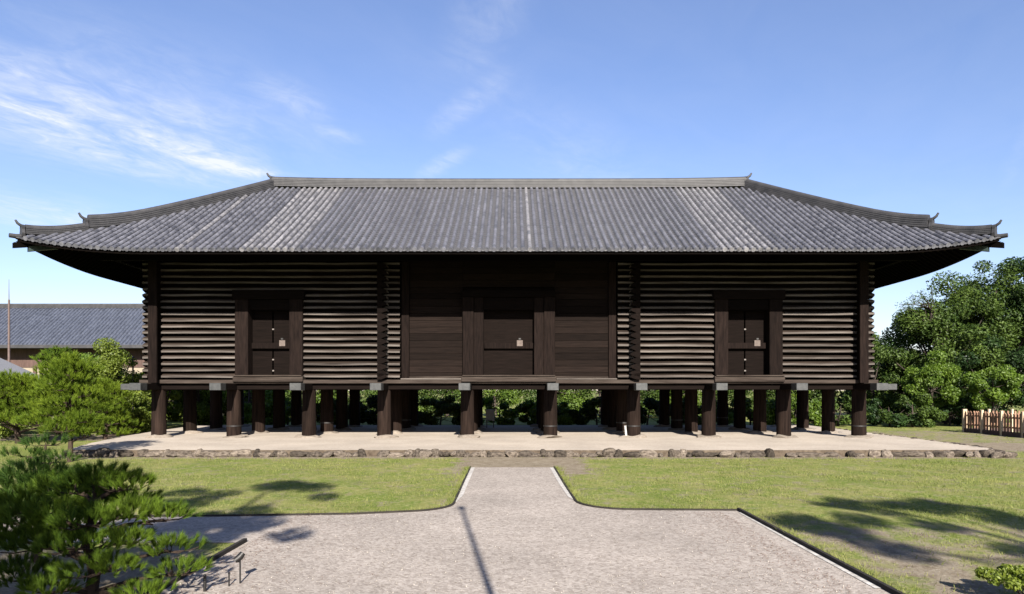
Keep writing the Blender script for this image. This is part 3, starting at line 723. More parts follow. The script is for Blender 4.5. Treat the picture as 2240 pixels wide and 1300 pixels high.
# ridges: courses of flat tiles and a round cap
def ridge_prof(w, h, n):
    pts = []
    for k in range(n):
        z0, z1 = h * k / n, h * (k + 1) / n; ww = w * (1 - .12 * k / n)
        pts += [(ww, z0), (ww, z0 + (z1 - z0) * .72), (ww - .025, z0 + (z1 - z0) * .74), (ww - .025, z1)]
    cap = [(w * .62 * math.cos(math.pi * k / 8), h + w * .55 * math.sin(math.pi * k / 8)) for k in range(9)]
    return pts + cap + [(-a, c) for a, c in pts[::-1]]
def ridge_sweep(pts, prof, name):
    return MB().sweep(pts, prof).build(name, M['tile_ridge'], roof)
xs = np.linspace(-RX - .05, RX + .05, 41)
ridge_sweep([(x, 0, ZR - .05 + .10 * (abs(x) / RX) ** 4) for x in xs], ridge_prof(.24, .42, 5), 'main_ridge')
def finial(p, d, size, name='ridge_end_tile'):
    """end tile with a raised horn that points outward and up"""
    p = Vector(p); d = Vector((d[0], d[1], 0)).normalized(); a = Vector((-d.y, d.x, 0)); u = Vector((0, 0, 1)); b = MB()
    out = [(-.26, -.12), (-.34, .12), (-.26, .36), (-.30, .52), (-.16, .62), (0, .70), (.16, .62), (.30, .52), (.26, .36), (.34, .12), (.26, -.12)]
    f_ = [p + (a * q[0] + u * q[1]) * size - d * .05 for q in out]; g = [v + d * (.13 * size + .03) for v in f_]; n = len(out)
    b.add(f_ + g, [tuple(range(n)), tuple(range(n, 2 * n))[::-1]] + [(i, (i + 1) % n, n + (i + 1) % n, n + i)[::-1] for i in range(n)])
    horn = [p + d * (-.2 * size) + u * (.58 * size), p + d * (.1 * size) + u * (.62 * size), p + d * (.28 * size) + u * (.74 * size), p + d * (.40 * size) + u * (.94 * size)]
    b.tube(horn, [.10 * size, .10 * size, .085 * size, .06 * size], 8)
    return b.build(name, M['tile_ridge'], roof)
for sx in (-1, 1):
    finial((sx * (RX + .1), 0, ZR + .12), (sx, 0), .72)
    for sy in (-1, 1):
        def hp(s, dz=0): hx, hy = hip(s); return (sx * hx, sy * hy, roof_z(hx, hy) + dz)
        t = np.linspace(.0, .765, 20); ridge_sweep([hp(s, -.05 + .16 * max(0, (s - .55) / .215) ** 2) for s in t], ridge_prof(.23, .46, 5), 'hip_ridge')
        t = np.linspace(.70, .965, 12); ridge_sweep([hp(s, -.06 + .14 * max(0, (s - .82) / .145) ** 2) for s in t], ridge_prof(.20, .30, 4), 'hip_ridge')
        finial(hp(.772, .08), (sx * (EX - RX), sy * EY), .70); finial(hp(.972, .04), (sx * (EX - RX), sy * EY), .64)
        MB().tube([hp(.96, -.02), hp(.99, .0), hp(1.012, .05)], [.10, .10, .09], 10).build('corner_end_tile', M['tile_ridge'], roof)

# ------------------------------------------------------------------ far hall on the left
T = tag(empty('temple_hall', (-46, 62, 0)), 'distant hall with blue grey tiled roof and brown and cream walls', 'building')
Lh = 21; ey, ez, rz_ = -5.2, 6.25, 10.0
b = MB(); b.add([(-Lh, ey, ez), (Lh, ey, ez), (Lh, 0, rz_), (-Lh, 0, rz_), (-Lh, 5.2, ez), (Lh, 5.2, ez), (-Lh, ey, ez - .2), (Lh, ey, ez - .2), (-Lh, 5.2, ez - .2), (Lh, 5.2, ez - .2)],
      [(0, 1, 2, 3), (3, 2, 5, 4), (6, 7, 1, 0), (7, 6, 8, 9), (4, 5, 9, 8), (0, 3, 4, 8, 6), (1, 7, 9, 5, 2)])
tr_ = b.build('roof', M['tile_far'], T)
b = MB(); nrow = int(2 * Lh / .33)
for i in range(nrow + 1):
    x = -Lh + i * 2 * Lh / nrow
    for q in range(8):
        y0, y1 = ey + (0 - ey) * q / 8, ey + (0 - ey) * (q + 1) / 8
        zf = lambda yv: ez + (rz_ - ez) * (yv - ey) / (-ey) + .01
        pr = [(-.09, 0), (-.05, .075), (.05, .075), (.09, 0)]
        b.add([(x + p[0], y0 - .02, zf(y0) + p[1]) for p in pr] + [(x + p[0] * .9, y1, zf(y1) + p[1] * .9) for p in pr], [(0, 1, 5, 4), (1, 2, 6, 5), (2, 3, 7, 6), (0, 3, 2, 1)])
tag(b.build('roof_tile_rows', M['tile_far'], tr_), kind='stuff')
MB().sweep([(-Lh, 0, rz_ - .1), (0, 0, rz_ - .1), (Lh, 0, rz_ - .1)], ridge_prof(.24, .30, 3)).build('main_ridge', M['tile_ridge'], tr_)
MB().box(-Lh, Lh, ey - .1, ey + .02, ez - .28, ez - .02).build('gutter', M['tile_ridge'], tr_)
MB().box(-Lh + .8, Lh - .8, -3.6, 3.6, 0, 4.4).build('plaster_wall', M['plaster'], T)
MB().box(-Lh + .8, Lh - .8, -3.65, 3.65, 4.4, ez + .6).build('boarded_wall', M['red_wood'], T)
for i in range(12):
    x = -Lh + 1 + i * 3.6; MB().box(x - .13, x + .13, -3.78, -3.66, 0, 4.39).build('wall_post', M['red_wood'], T)
for i in range(5): MB().box(-Lh + 2 + i * 7.2, -Lh + 4.4 + i * 7.2, -3.74, -3.61, 1.0, 2.9).build('window', M['iron'], T)
# small hut
T2 = tag(empty('garden_hut', (-35.2, 44.5, 0)), 'small hut with grey sloping roof behind the pines beside the far hall', 'hut')
b = MB(); hw = 3.4
b.add([(-hw, -2.2, 3.2), (hw, -2.2, 3.2), (0, -2.2, 4.75), (-hw, 2.2, 3.2), (hw, 2.2, 3.2), (0, 2.2, 4.75), (-hw, -2.2, 3.05), (hw, -2.2, 3.05), (0, -2.2, 4.6), (-hw, 2.2, 3.05), (hw, 2.2, 3.05), (0, 2.2, 4.6)],
      [(0, 2, 5, 3), (2, 1, 4, 5), (6, 9, 11, 8), (8, 11, 10, 7), (0, 6, 8, 2), (2, 8, 7, 1), (3, 5, 11, 9), (5, 4, 10, 11), (0, 3, 9, 6), (1, 7, 10, 4)])
b.build('roof', M['grey_metal'], T2)
MB().box(-2.8, 2.8, -1.7, 1.7, 0, 3.1).build('wall', M['plaster'], T2); MB().box(-.6, .6, -1.76, -1.66, 0, 2.1).build('door', M['red_wood'], T2)
MB().add([(-2.8, -1.7, 3.1), (2.8, -1.7, 3.1), (0, -1.7, 4.5), (-2.8, 1.7, 3.1), (2.8, 1.7, 3.1), (0, 1.7, 4.5)], [(0, 1, 2), (3, 5, 4)]).build('gable', M['plaster'], T2)
# masts
T3 = tag(empty('tall_mast', (-36.9, 50, 0)), 'tall thin brown mast with a fine rod on top before the far hall', 'mast')
MB().tube([(0, 0, 0), (0, 0, 5), (0, 0, 9.1)], [.10, .085, .07], 10).build('pole', M['brown_metal'], T3)
MB().tube([(0, 0, 9.05), (0, 0, 10.6)], [.03, .012], 6).build('rod', M['brown_metal'], T3)
T4 = tag(empty('dark_pole', (-21.8, 39.2, 0)), 'thin dark metal pole among the trees beside the storehouse', 'pole')
MB().tube([(0, 0, 0), (0, 0, 2.2), (0, 0, 4.35)], [.055, .05, .045], 8).build('shaft', M['black_metal'], T4)
MB().tube([(0, 0, 4.34), (0, 0, 4.44)], [.07, .05], 8).build('cap', M['black_metal'], T4)

# ------------------------------------------------------------------ fence on the right
def fence(x0, y0, x1, y1, label, n):
    d = Vector((x1 - x0, y1 - y0, 0)); Lf = d.length; rz = math.atan2(d.y, d.x)
    f_ = tag(empty('picket_fence', (x0, y0, 0), rz), label, 'fence', None)
    MB().box(0, Lf, -.07, .07, -.02, .24, ch=.01).build('base_beam', M['red_wood'], f_)
    for z in (.42, .95): MB().box(0, Lf, .022, .065, z, z + .10, ch=.006).build('rail', M['fence_wood'], f_)
    pk = MB().box(-.055, .055, -.02, .02, .22, 1.20, ch=.004); pk.add([(-.055, -.02, 1.2), (.055, -.02, 1.2), (.055, .02, 1.2), (-.055, .02, 1.2), (0, -.02, 1.26), (0, .02, 1.26)], [(0, 1, 4), (2, 3, 5), (1, 2, 5, 4), (3, 0, 4, 5)])
    pm = pk.mesh('picket'); pm.materials.append(M['fence_wood'])
    for i in range(n): obj('picket', pm, None, f_, (Lf * (i + .5) / n, random.uniform(-.004, .004), random.uniform(-.015, .015)), (0, random.uniform(-.01, .01), 0))
    pp = MB().box(-.065, .065, -.075, .055, -.05, 1.36, ch=.01).mesh('post'); pp.materials.append(M['fence_pale'])
    for i in range(int(Lf / 1.5) + 1): obj('post', pp, None, f_, (min(Lf, i * 1.5), -.03, 0))
    return f_
fence(26.75, 40.3, 26.95, 32.8, 'brown picket fence with pale posts running forward along the grass edge', 34)
fence(26.85, 40.4, 34.5, 41.2, 'brown picket fence run behind, under the dark trees', 32)

# ------------------------------------------------------------------ small things
g = tag(empty('garden_spotlight', (-3.53, 8.85, .012)), 'small black garden spotlight on a thin stake at the gravel edge', 'spotlight')
MB().tube([(0, 0, -.05), (0, 0, .2), (.0, 0, .36)], .011, 8).build('stake', M['black_metal'], g)
MB().tube([(-.055, -.03, .30), (.0, 0, .345), (.03, .02, .39)], [.038, .045, .035], 10).build('lamp_head', M['black_metal'], g)
MB().tube([(-.01, 0, .27), (-.03, -.01, .30)], .008, 6).build('bracket', M['black_metal'], g)
s1 = tag(empty('marker_stake', (-3.62, 8.72, .012)), 'thin short dark stake beside the small garden spotlight', 'stake')
MB().tube([(0, 0, -.05), (0, 0, .16)], .010, 6).build('rod', M['black_metal'], s1); MB().tube([(0, 0, .155), (0, 0, .175)], .016, 8).build('knob', M['black_metal'], s1)
s2 = tag(empty('bollard_stake', (-3.83, 8.5, .012)), 'thicker dark stake in the shaded gravel near the black edging', 'stake')
MB().tube([(0, 0, -.05), (0, 0, .2)], .02, 8).build('rod', M['black_metal'], s2); MB().tube([(0, 0, .198), (0, 0, .215)], [.024, .012], 8).build('cap', M['black_metal'], s2)
s3 = tag(empty('white_stake', (5.42, 32.3, .25)), 'small white stake leaning beside a storehouse pillar', 'stake')
MB().box(-.045, .045, -.04, .04, -.05, .52, ch=.01).build('post', M['white_paint'], s3); MB().box(-.055, .055, -.05, .05, .52, .56, ch=.01).build('cap', M['white_paint'], s3); s3.rotation_euler = (0, R(-6), 0)
s4 = tag(empty('grey_cabinet', (-1.3, 40.6, .25)), 'grey metal cabinet standing in the shade under the storehouse floor', 'cabinet')
MB().box(-.26, .26, -.15, .15, .42, 1.08, ch=.02).build('case', M['grey_metal'], s4); MB().box(-.22, .22, -.165, -.152, .47, 1.03, ch=.005).build('door', M['grey_metal'], s4)
for sx in (-.2, .2): MB().box(sx - .03, sx + .03, -.05, .05, -.03, .43).build('leg', M['iron'], s4)

# lamp post behind the viewpoint (its long shadow lies on the gravel)
lp = tag(empty('lamp_post', (.98, -.9, 0)), 'tall slender lamp post standing on the gravel forecourt', 'lamp post')
MB().tube([(0, 0, -.1), (0, 0, 3), (0, 0, 8.5)], [.075, .055, .038], 12).build('shaft', M['black_metal'], lp)
MB().tube([(0, 0, 8.5), (0, 0, 8.55), (0, 0, 8.72)], [.05, .09, .05], 12).build('lamp_head', M['black_metal'], lp)
MB().tube([(0, 0, -.02), (0, 0, .25)], [.16, .12], 12).build('foot', M['black_metal'], lp)

# ------------------------------------------------------------------ vegetation
def unit(a): return a / np.maximum(1e-9, np.linalg.norm(a, axis=-1, keepdims=True))
def leaves(P, Nrm, size, aspect=.55, fold=.25, jitter=.9):
    """diamond leaves, slightly folded along the midrib: (N*4 verts, N*2 tris) islands"""
    n = len(P); nrm = unit(Nrm + jitter * rng.normal(size=(n, 3))); t = unit(np.cross(nrm, rng.normal(size=(n, 3)))); s = np.cross(nrm, t)
    L_ = (size * rng.uniform(.65, 1.25, n))[:, None]
    V = np.stack([P - t * L_ * .5, P + s * L_ * aspect * .5 + nrm * L_ * fold * .5, P + t * L_ * .5, P - s * L_ * aspect * .5 + nrm * L_ * fold * .5], 1).reshape(-1, 3)
    i = np.arange(n)[:, None] * 4; F = np.concatenate([i + [0, 1, 2], i + [0, 2, 3]], 0); return V, F
def clump_points(centers, radii, n, flat=.75):
    w = np.array(radii) ** 2; k = rng.choice(len(centers), n, p=w / w.sum()); d = unit(rng.normal(size=(n, 3)))
    rr = np.array(radii)[k][:, None] * (rng.uniform(0, 1, (n, 1)) ** .38)
    P = np.array(centers)[k] + d * rr * np.array([1, 1, flat]); return P, d + np.array([0, 0, .5])
def limbs(mb, base, top, r, ends, mid=.6, n=7):
    base = Vector(base); top = Vector(top); j = random.uniform
    pts = [base, base.lerp(top, .3) + Vector((j(-.1, .1), j(-.1, .1), 0)) * r * 3, base.lerp(top, .65) + Vector((j(-.1, .1), j(-.1, .1), 0)) * r * 4, top]
    mb.tube(pts, [r * 1.25, r, r * .8, r * .35], n)
    for e in ends:
        e = Vector(e); f = random.uniform(.25, .85); s = base.lerp(top, f)
        m = s.lerp(e, .5) + Vector((0, 0, -.08 * (e - s).length)); mb.tube([s, m, e], [r * .5 * (1.1 - f * .5), r * .3, r * .1], 5)
def broadleaf(name, label, x, y, h, rx, ry, zc_, rz_c, mat, nclump=26, n=16000, size=.18, cr=.36, group=None, bark='bark_grey', trunk_r=None, seed=0, cat='tree', low=-1):
    global rng
    save = rng; rng = np.random.default_rng(1000 + seed)
    o = tag(empty(name, (x, y, 0)), label, cat, group); cs = []; rs = []
    while len(cs) < nclump:
        d = unit(rng.normal(size=3)); q = rng.uniform(.35, 1) ** .6
        if d[2] < low: continue
        c = np.array([rx * d[0] * q, ry * d[1] * q, zc_ + rz_c * d[2] * q])
        if c[2] < .25: continue
        cs.append(c); rs.append(min(rx, rz_c) * cr * rng.uniform(.65, 1.3))
    P, Nn = clump_points(cs, rs, n); ok = P[:, 2] > .03; V, F = leaves(P[ok], Nn[ok], size)
    obj('crown', np_mesh('crown', V, F), M[mat], o)
    mb = MB(); tr = trunk_r or .03 * h; limbs(mb, (0, 0, -.1), (rng.uniform(-.2, .2), rng.uniform(-.2, .2), zc_ + rz_c * .5), tr, [cs[i] for i in range(0, nclump, 2)])
    mb.build('trunk', M[bark], o); rng = save; return o
def pine(name, label, x, y, h, pads, mat, per=46, nl=.11, nw=.0045, tuft_den=150, trunk=None, tr=.07, group=None, seed=0, spread=.62, cat='pine tree'):
    """pads: (dx, dy, z, rx, ry, rz) cushions of upright needle tufts"""
    global rng
    save = rng; rng = np.random.default_rng(500 + seed)
    o = tag(empty(name, (x, y, 0)), label, cat, group); TP = []; TD = []
    trunk = trunk or [(0, 0, -.1), (.06, .03, h * .35), (-.07, .05, h * .65), (.0, 0, h * .95)]
    mb = MB(); T_ = [Vector(t) for t in trunk]; mb.tube(T_, [tr * (1.15 - .95 * i / (len(T_) - 1)) for i in range(len(T_))], 9)
    def on_trunk(z):
        for a, c in zip(T_, T_[1:]):
            if a.z <= z <= c.z: return a.lerp(c, (z - a.z) / max(1e-6, c.z - a.z))
        return T_[-1] if z > T_[-1].z else T_[0]
    for (dx, dy, z, rx, ry, rz_c) in pads:
        n = max(6, int(tuft_den * rx * ry * math.pi * .8)); a = rng.uniform(0, 2 * math.pi, n); q = np.sqrt(rng.uniform(0, 1, n))
        u = np.stack([q * np.cos(a), q * np.sin(a)], 1); dome = np.sqrt(np.clip(1 - q * q, 0, 1))
        wob = 1 + .25 * np.sin(3 * a + dx * 7)
        P = np.stack([dx + u[:, 0] * rx * wob, dy + u[:, 1] * ry * wob, z + rz_c * (dome * rng.uniform(.15, 1.0, n) - .25)], 1)
        D = unit(np.stack([u[:, 0] * .75, u[:, 1] * .75, .55 + .5 * dome], 1) + .25 * rng.normal(size=(n, 3))); TP.append(P); TD.append(D)
        s = on_trunk(max(.1, z - .12 - .18 * math.hypot(dx, dy))); e = Vector((dx, dy, z - rz_c * .25)); m = s.lerp(e, .5) + Vector((0, 0, .05))
        mb.tube([s, m, e], [tr * .5, tr * .34, tr * .16], 6)
        for kk in range(7):
            i = int(rng.integers(n)); mb.tube([m.lerp(e, rng.uniform(.3, 1)), e.lerp(Vector(P[i]), .6) + Vector((0, 0, -.03)), Vector(P[i])], [tr * .14, tr * .1, tr * .05], 4)
    TP = np.concatenate(TP); TD = np.concatenate(TD); nT = len(TP)
    P = np.repeat(TP, per, 0); D = np.repeat(TD, per, 0); n = len(P)
    d = unit(D + spread * unit(rng.normal(size=(n, 3))) * rng.uniform(.5, 1.25, (n, 1)))
    P = P - D * nl * .1 + D * (rng.uniform(0, 1, (n, 1)) * nl * .75); s = unit(np.cross(d, rng.normal(size=(n, 3)))) * nw
    Ln = nl * rng.uniform(.7, 1.2, (n, 1))
    V = np.stack([P - s * .5, P + s * .5, P + d * Ln], 1).reshape(-1, 3); F = np.arange(n * 3).reshape(-1, 3)
    obj('crown', np_mesh('crown', V, F), M[mat], o); mb.build('trunk', M['bark'], o); rng = save; return o

# foreground pine on the left: cushions read off from the picture at its distance
pads = [(.05, .1, 1.42, .42, .38, .24), (.45, .05, 1.38, .30, .28, .18), (-.30, .2, 1.32, .42, .38, .24), (.62, -.1, 1.08, .36, .32, .18), (.95, .0, 1.02, .26, .26, .15),
        (.20, -.25, 1.00, .40, .34, .18), (.05, -.3, .74, .46, .36, .18), (.55, -.2, .78, .32, .28, .16), (-.42, -.1, 1.02, .46, .4, .24), (-.55, -.1, .72, .46, .4, .22),
        (.98, .1, .62, .30, .28, .14), (.45, -.4, .50, .40, .32, .16), (1.12, .05, .36, .28, .26, .14), (-.75, -.2, .36, .45, .4, .24), (-.2, -.45, .28, .36, .3, .16), (-.95, .2, 1.1, .45, .45, .28), (-1.05, .2, .75, .45, .4, .26), (.85, -.25, .16, .28, .24, .14), (.05, .4, 1.1, .45, .4, .2)]
pine('garden_pine', 'trained green garden pine with layered needle cushions beside the gravel', -5.02, 8.1, 1.7, [(p[0] * .93,) + p[1:] for p in pads], 'pine', per=62, tuft_den=250, nw=.0058, nl=.10, spread=.5, trunk=[(-.02, 0, -.1), (.05, .02, .35), (-.08, .05, .75), (.02, .08, 1.15), (.0, .1, 1.5)], tr=.075, seed=1)
pads = [(.1, 0, 1.25, .5, .45, .3), (-.5, .1, 1.1, .5, .45, .3), (.45, .2, .95, .5, .4, .26), (-.1, -.2, .82, .55, .45, .26), (-.6, 0, .65, .5, .4, .25), (.5, -.1, .6, .45, .4, .22), (0, .3, 1.0, .6, .5, .3)]
pine('garden_pine', 'dark bushy low pine behind the layered garden pine', -7.0, 10.0, 1.45, pads, 'pine_dark', per=44, tuft_den=130, nw=.008, nl=.13, seed=2)
pads = [(0, 0, 1.45, .42, .36, .16), (-.5, .1, 1.22, .45, .34, .15), (.3, -.1, 1.12, .36, .3, .14), (-.3, 0, .98, .42, .3, .14), (.45, .1, .86, .3, .26, .12)]
pine('garden_pine', 'small open dark pine on the grass below the stone edging', -9.3, 13.6, 1.55, pads, 'pine_dark', per=34, tuft_den=75, nw=.011, nl=.13, seed=3, tr=.05)
def rand_pads(seed, h, w, n, z0=.3):
    r = random.Random(seed); out = []
    for i in range(n):
        f = i / (n - 1); z = h * (z0 + (1 - z0) * f) - .15; rad = w * (1 - f) ** .6 * .78; a = i * 2.4 + r.uniform(-.4, .4); q = rad * r.uniform(.55, 1)
        out.append((q * math.cos(a), q * math.sin(a), z, w * r.uniform(.30, .48), w * r.uniform(.28, .42), w * .2))
    return out
pine('garden_pine', 'bright loose pine with a bare lower trunk near the corner stones of the earth platform', -15.5, 23.9, 3.8, rand_pads(4, 3.6, 1.6, 24, .30), 'pine_mid', per=32, tuft_den=55, nw=.018, nl=.18, tr=.085, seed=4, trunk=[(0, 0, -.1), (.03, 0, .7), (-.15, .05, 1.5), (.1, 0, 2.5), (.0, 0, 3.6)])
pine('garden_pine', 'low spreading pine with a dark leaning trunk beyond the lawn', -23.3, 31.8, 3.0, rand_pads(5, 3.1, 2.3, 24, .34), 'pine_mid', per=28, tuft_den=42, nw=.022, nl=.2, tr=.13, seed=5, trunk=[(.3, 0, -.1), (.2, 0, .7), (-.3, 0, 1.4), (0, 0, 2.8)])
pine('garden_pine', 'taller deep green pine before the far hall with rounded top', -25.0, 37.5, 4.75, rand_pads(6, 4.7, 1.9, 24, .25), 'pine', per=26, tuft_den=34, nw=.024, nl=.2, tr=.13, seed=6)
pine('garden_pine', 'green pine standing close to the thin dark pole', -20.6, 34.5, 3.0, rand_pads(7, 2.9, 1.7, 22, .15), 'pine_mid', per=28, tuft_den=44, nw=.022, nl=.2, tr=.1, seed=7)
broadleaf('maple_tree', 'light yellow green maple beside the corner of the storehouse', -23.0, 39.8, 5.0, 1.7, 1.6, 3.1, 2.1, 'leaf_maple', 40, 17000, .15, .33, seed=8)
broadleaf('maple_tree', 'slender yellow maple seen against the log ends of the storehouse', -22.0, 43.0, 4.9, 1.1, 1.2, 3.4, 1.8, 'leaf_yellow', 24, 8000, .15, .38, seed=9)
broadleaf('leafy_bush', 'vivid green bush to the side of the low spreading pine', -29.0, 38, 3.3, 2.6, 1.8, 1.7, 1.7, 'leaf_bright', 36, 14000, .17, .36, seed=10, cat='bush')
broadleaf('leafy_bush', 'yellow green rounded bush on the ground between pine and storehouse corner', -21.6, 38.0, 2.4, 1.9, 1.3, 1.2, 1.2, 'leaf_maple', 30, 12000, .15, .38, seed=11, cat='bush')
broadleaf('leafy_bush', 'low green bush below the far hall wall', -27, 44, 3.2, 3.6, 1.6, 1.7, 1.6, 'leaf_olive', 32, 9000, .19, .34, seed=12, cat='bush')
broadleaf('leafy_bush', 'wide green bush below the small hut', -36, 42, 3.0, 4.5, 1.6, 1.5, 1.5, 'leaf_bright', 34, 9000, .2, .34, seed=13, cat='bush')
broadleaf('maple_tree', 'spreading fresh green maple between the rounded pine and the thin dark pole', -25.6, 42.0, 4.7, 2.4, 1.8, 2.7, 2.1, 'leaf_bright', 44, 18000, .16, .34, seed=14)
broadleaf('leafy_bush', 'bright green bush close behind the storehouse corner pillar', -20.8, 45.5, 3.6, 1.9, 1.3, 1.8, 1.8, 'leaf_bright', 36, 14000, .17, .38, seed=15, cat='bush')
broadleaf('leafy_bush', 'mid green bush filling the gap under the maple', -24.3, 47.5, 3.6, 2.8, 1.4, 1.8, 1.8, 'leaf_maple', 36, 15000, .18, .38, seed=16, cat='bush')
broadleaf('leafy_bush', 'green bush round the foot of the low spreading pine', -26.5, 35.5, 2.4, 2.2, 1.3, 1.2, 1.3, 'leaf_maple', 28, 7000, .15, .38, seed=17, cat='bush')
broadleaf('leafy_bush', 'tall olive bush hiding the far hall wall beside the rear pillars', -26.5, 53.5, 4.4, 3.6, 1.6, 2.2, 2.2, 'leaf_olive', 40, 15000, .2, .34, seed=18, cat='bush')
broadleaf('leafy_bush', 'broad bright bush just past the storehouse rear corner', -20.5, 53.0, 3.8, 3.0, 1.5, 1.9, 1.9, 'leaf_bright', 36, 14000, .19, .34, seed=19, cat='bush')
# hedge of shrubs behind the storehouse
hm = ['leaf_bright', 'leaf_olive', 'leaf_olive', 'leaf_bright', 'leaf_dark']
hn = {'leaf_bright': 'bright green', 'leaf_olive': 'olive green', 'leaf_dark': 'deep green'}
for (hy, hx, hend, hgt, dens, grp) in ((46.6, -20.0, 24, .95, 5500, 'front'), (63, -31, 38, 2.3, 8500, 'rear')):
    k = 0
    while hx < hend:
        w = random.uniform(1.7, 2.6) * (1 if grp == 'front' else 1.35); mt = hm[(k * 3) % 5] if grp == 'front' else hm[(k % 2) * 1]
        broadleaf('hedge_shrub', hn[mt] + (' leafy shrub in the row seen between the storehouse pillars' if grp == 'front' else ' tall shrub in the back row behind the storehouse'), hx + w, hy + random.uniform(-.7, .7), hgt * 2, w * 1.25, 1.6, hgt * .92, hgt * random.uniform(.95, 1.1), mt, 26, dens, .22, .42, group=hn[mt] + ' shrubs of the ' + grp + ' row behind the storehouse', seed=(30 if grp == 'front' else 130) + k, cat='shrub')
        hx += w * 1.6; k += 1
# trees on the right
broadleaf('evergreen_tree', 'broad mid green evergreen with a rounded top behind the light green tree', 32.6, 51, 9.8, 4.1, 4.0, 5.8, 3.7, 'leaf_olive', 60, 34000, .21, .27, seed=60, trunk_r=.28)
broadleaf('evergreen_tree', 'tall olive evergreen rising above the picket fence', 37.2, 52.5, 12.6, 4.6, 4.4, 8.2, 4.2, 'leaf_olive', 60, 34000, .21, .26, seed=61, trunk_r=.3)
broadleaf('evergreen_tree', 'deep shaded evergreen, darkest of the group by the fence', 40.2, 50.5, 13.0, 4.4, 4.0, 8.6, 4.6, 'leaf_dark', 60, 30000, .21, .26, seed=62, trunk_r=.3)
broadleaf('evergreen_tree', 'low dark evergreen between the fence and the tall trees', 34.5, 48.5, 6, 4.5, 3.0, 3.4, 2.8, 'leaf_dark', 44, 20000, .2, .3, seed=63, trunk_r=.2)
broadleaf('evergreen_tree', 'narrow mid green tree right beside the storehouse eave end', 27.6, 52, 6.5, 2.3, 2.3, 3.6, 3.0, 'leaf_olive', 36, 15000, .19, .3, seed=64, trunk_r=.16)
broadleaf('evergreen_tree', 'evergreen standing behind the row of fence trees', 45, 56, 14, 5, 5, 9, 5, 'leaf_dark', 50, 22000, .24, .28, seed=65, trunk_r=.3)
broadleaf('light_green_tree', 'bright green young tree at the end of the storehouse', 28.6, 46.5, 5.1, 1.75, 1.6, 2.75, 2.2, 'leaf_bright', 40, 13000, .17, .3, seed=66, trunk_r=.08)
broadleaf('light_green_tree', 'small bright green tree standing over the picket fence', 31.2, 44.2, 4.0, 1.5, 1.4, 2.6, 1.4, 'leaf_bright', 32, 9000, .16, .32, seed=67, trunk_r=.07)
broadleaf('leafy_bush', 'dark low bush at the foot of the bright green young tree', 26.8, 45.6, 2.2, 1.9, 1.2, 1.0, 1.1, 'leaf_olive', 24, 7000, .16, .38, seed=68, cat='bush')
broadleaf('leafy_bush', 'dark low bush behind the picket fence corner', 30.2, 47, 2.2, 2.6, 1.2, 1.0, 1.2, 'leaf_dark', 24, 8000, .17, .38, seed=69, cat='bush')
broadleaf('evergreen_tree', 'shaded evergreen filling the gap behind the narrow mid green tree', 31.5, 58, 7.0, 4.2, 3.0, 3.6, 3.3, 'leaf_dark', 50, 18000, .23, .32, seed=71, trunk_r=.2)
broadleaf('evergreen_tree', 'dark evergreen closing the wood behind the fence corner', 37, 59, 9.0, 5.0, 3.0, 5.0, 4.6, 'leaf_dark', 50, 18000, .25, .32, seed=72, trunk_r=.2)
# thin, nearly bare tree whose twigs show against the sky
o = tag(empty('sparse_tree', (31.5, 49.5, 0)), 'thin tree with sparse leafy twigs against the sky below the eave', 'tree')
mb = MB(); mb.tube([(0, 0, -.1), (-.2, 0, 3.5), (-.5, .1, 6.8), (-1.2, .1, 8.6)], [.13, .11, .08, .05], 8); PP = []
rr5 = random.Random(21)
for i in range(16):
    s = Vector((-.6 - .6 * rr5.random(), .1, 7 + 1.6 * rr5.random())); e = Vector((-3.6 + 2.7 * rr5.random(), rr5.uniform(-.7, .7), 8.3 + .5 * rr5.random())); e.z += (e.x + 3.6) * .55
    m = s.lerp(e, .55) + Vector((0, 0, .15)); mb.tube([s, m, e], [.035, .022, .01], 5)
    for q in range(42): PP.append(tuple(m.lerp(e, rr5.uniform(.1, 1.1)) + Vector((rr5.gauss(0, .17), rr5.gauss(0, .17), rr5.gauss(0, .13)))))
mb.build('trunk', M['bark_grey'], o); V, F = leaves(np.array(PP), np.tile([0, 0, 1.], (len(PP), 1)), .12); obj('crown', np_mesh('crown', V, F), M['leaf_olive'], o)
# bright bush at the near right corner
broadleaf('leafy_bush', 'bright yellow green leafy bush by the black edged gravel', 6.15, 8.15, .42, .62, .5, .10, .28, 'leaf_yellow', 46, 5200, .055, .32, seed=70, bark='bark', trunk_r=.02, cat='bush')
broadleaf('tall_tree', 'tall dense tree behind the viewpoint shading the low pines', -5.0, -7.6, 11.5, 1.9, 1.5, 9.4, 1.9, 'leaf_olive', 18, 5200, .22, .34, seed=82, trunk_r=.15)
# tall trees round the viewpoint that shade the foreground
broadleaf('tall_tree', 'tall open tree behind the viewpoint shading the pine side of the forecourt', -3.1, -6.0, 14.3, 2.7, 1.8, 11.7, 2.1, 'leaf_olive', 19, 3600, .22, .26, seed=80, trunk_r=.13)
broadleaf('tall_tree', 'tall spreading tree behind the viewpoint shading the worn grass', 10.8, -8.0, 13.0, 3.4, 2.0, 11.7, 1.1, 'leaf_olive', 20, 3800, .22, .45, seed=81, trunk_r=.16)

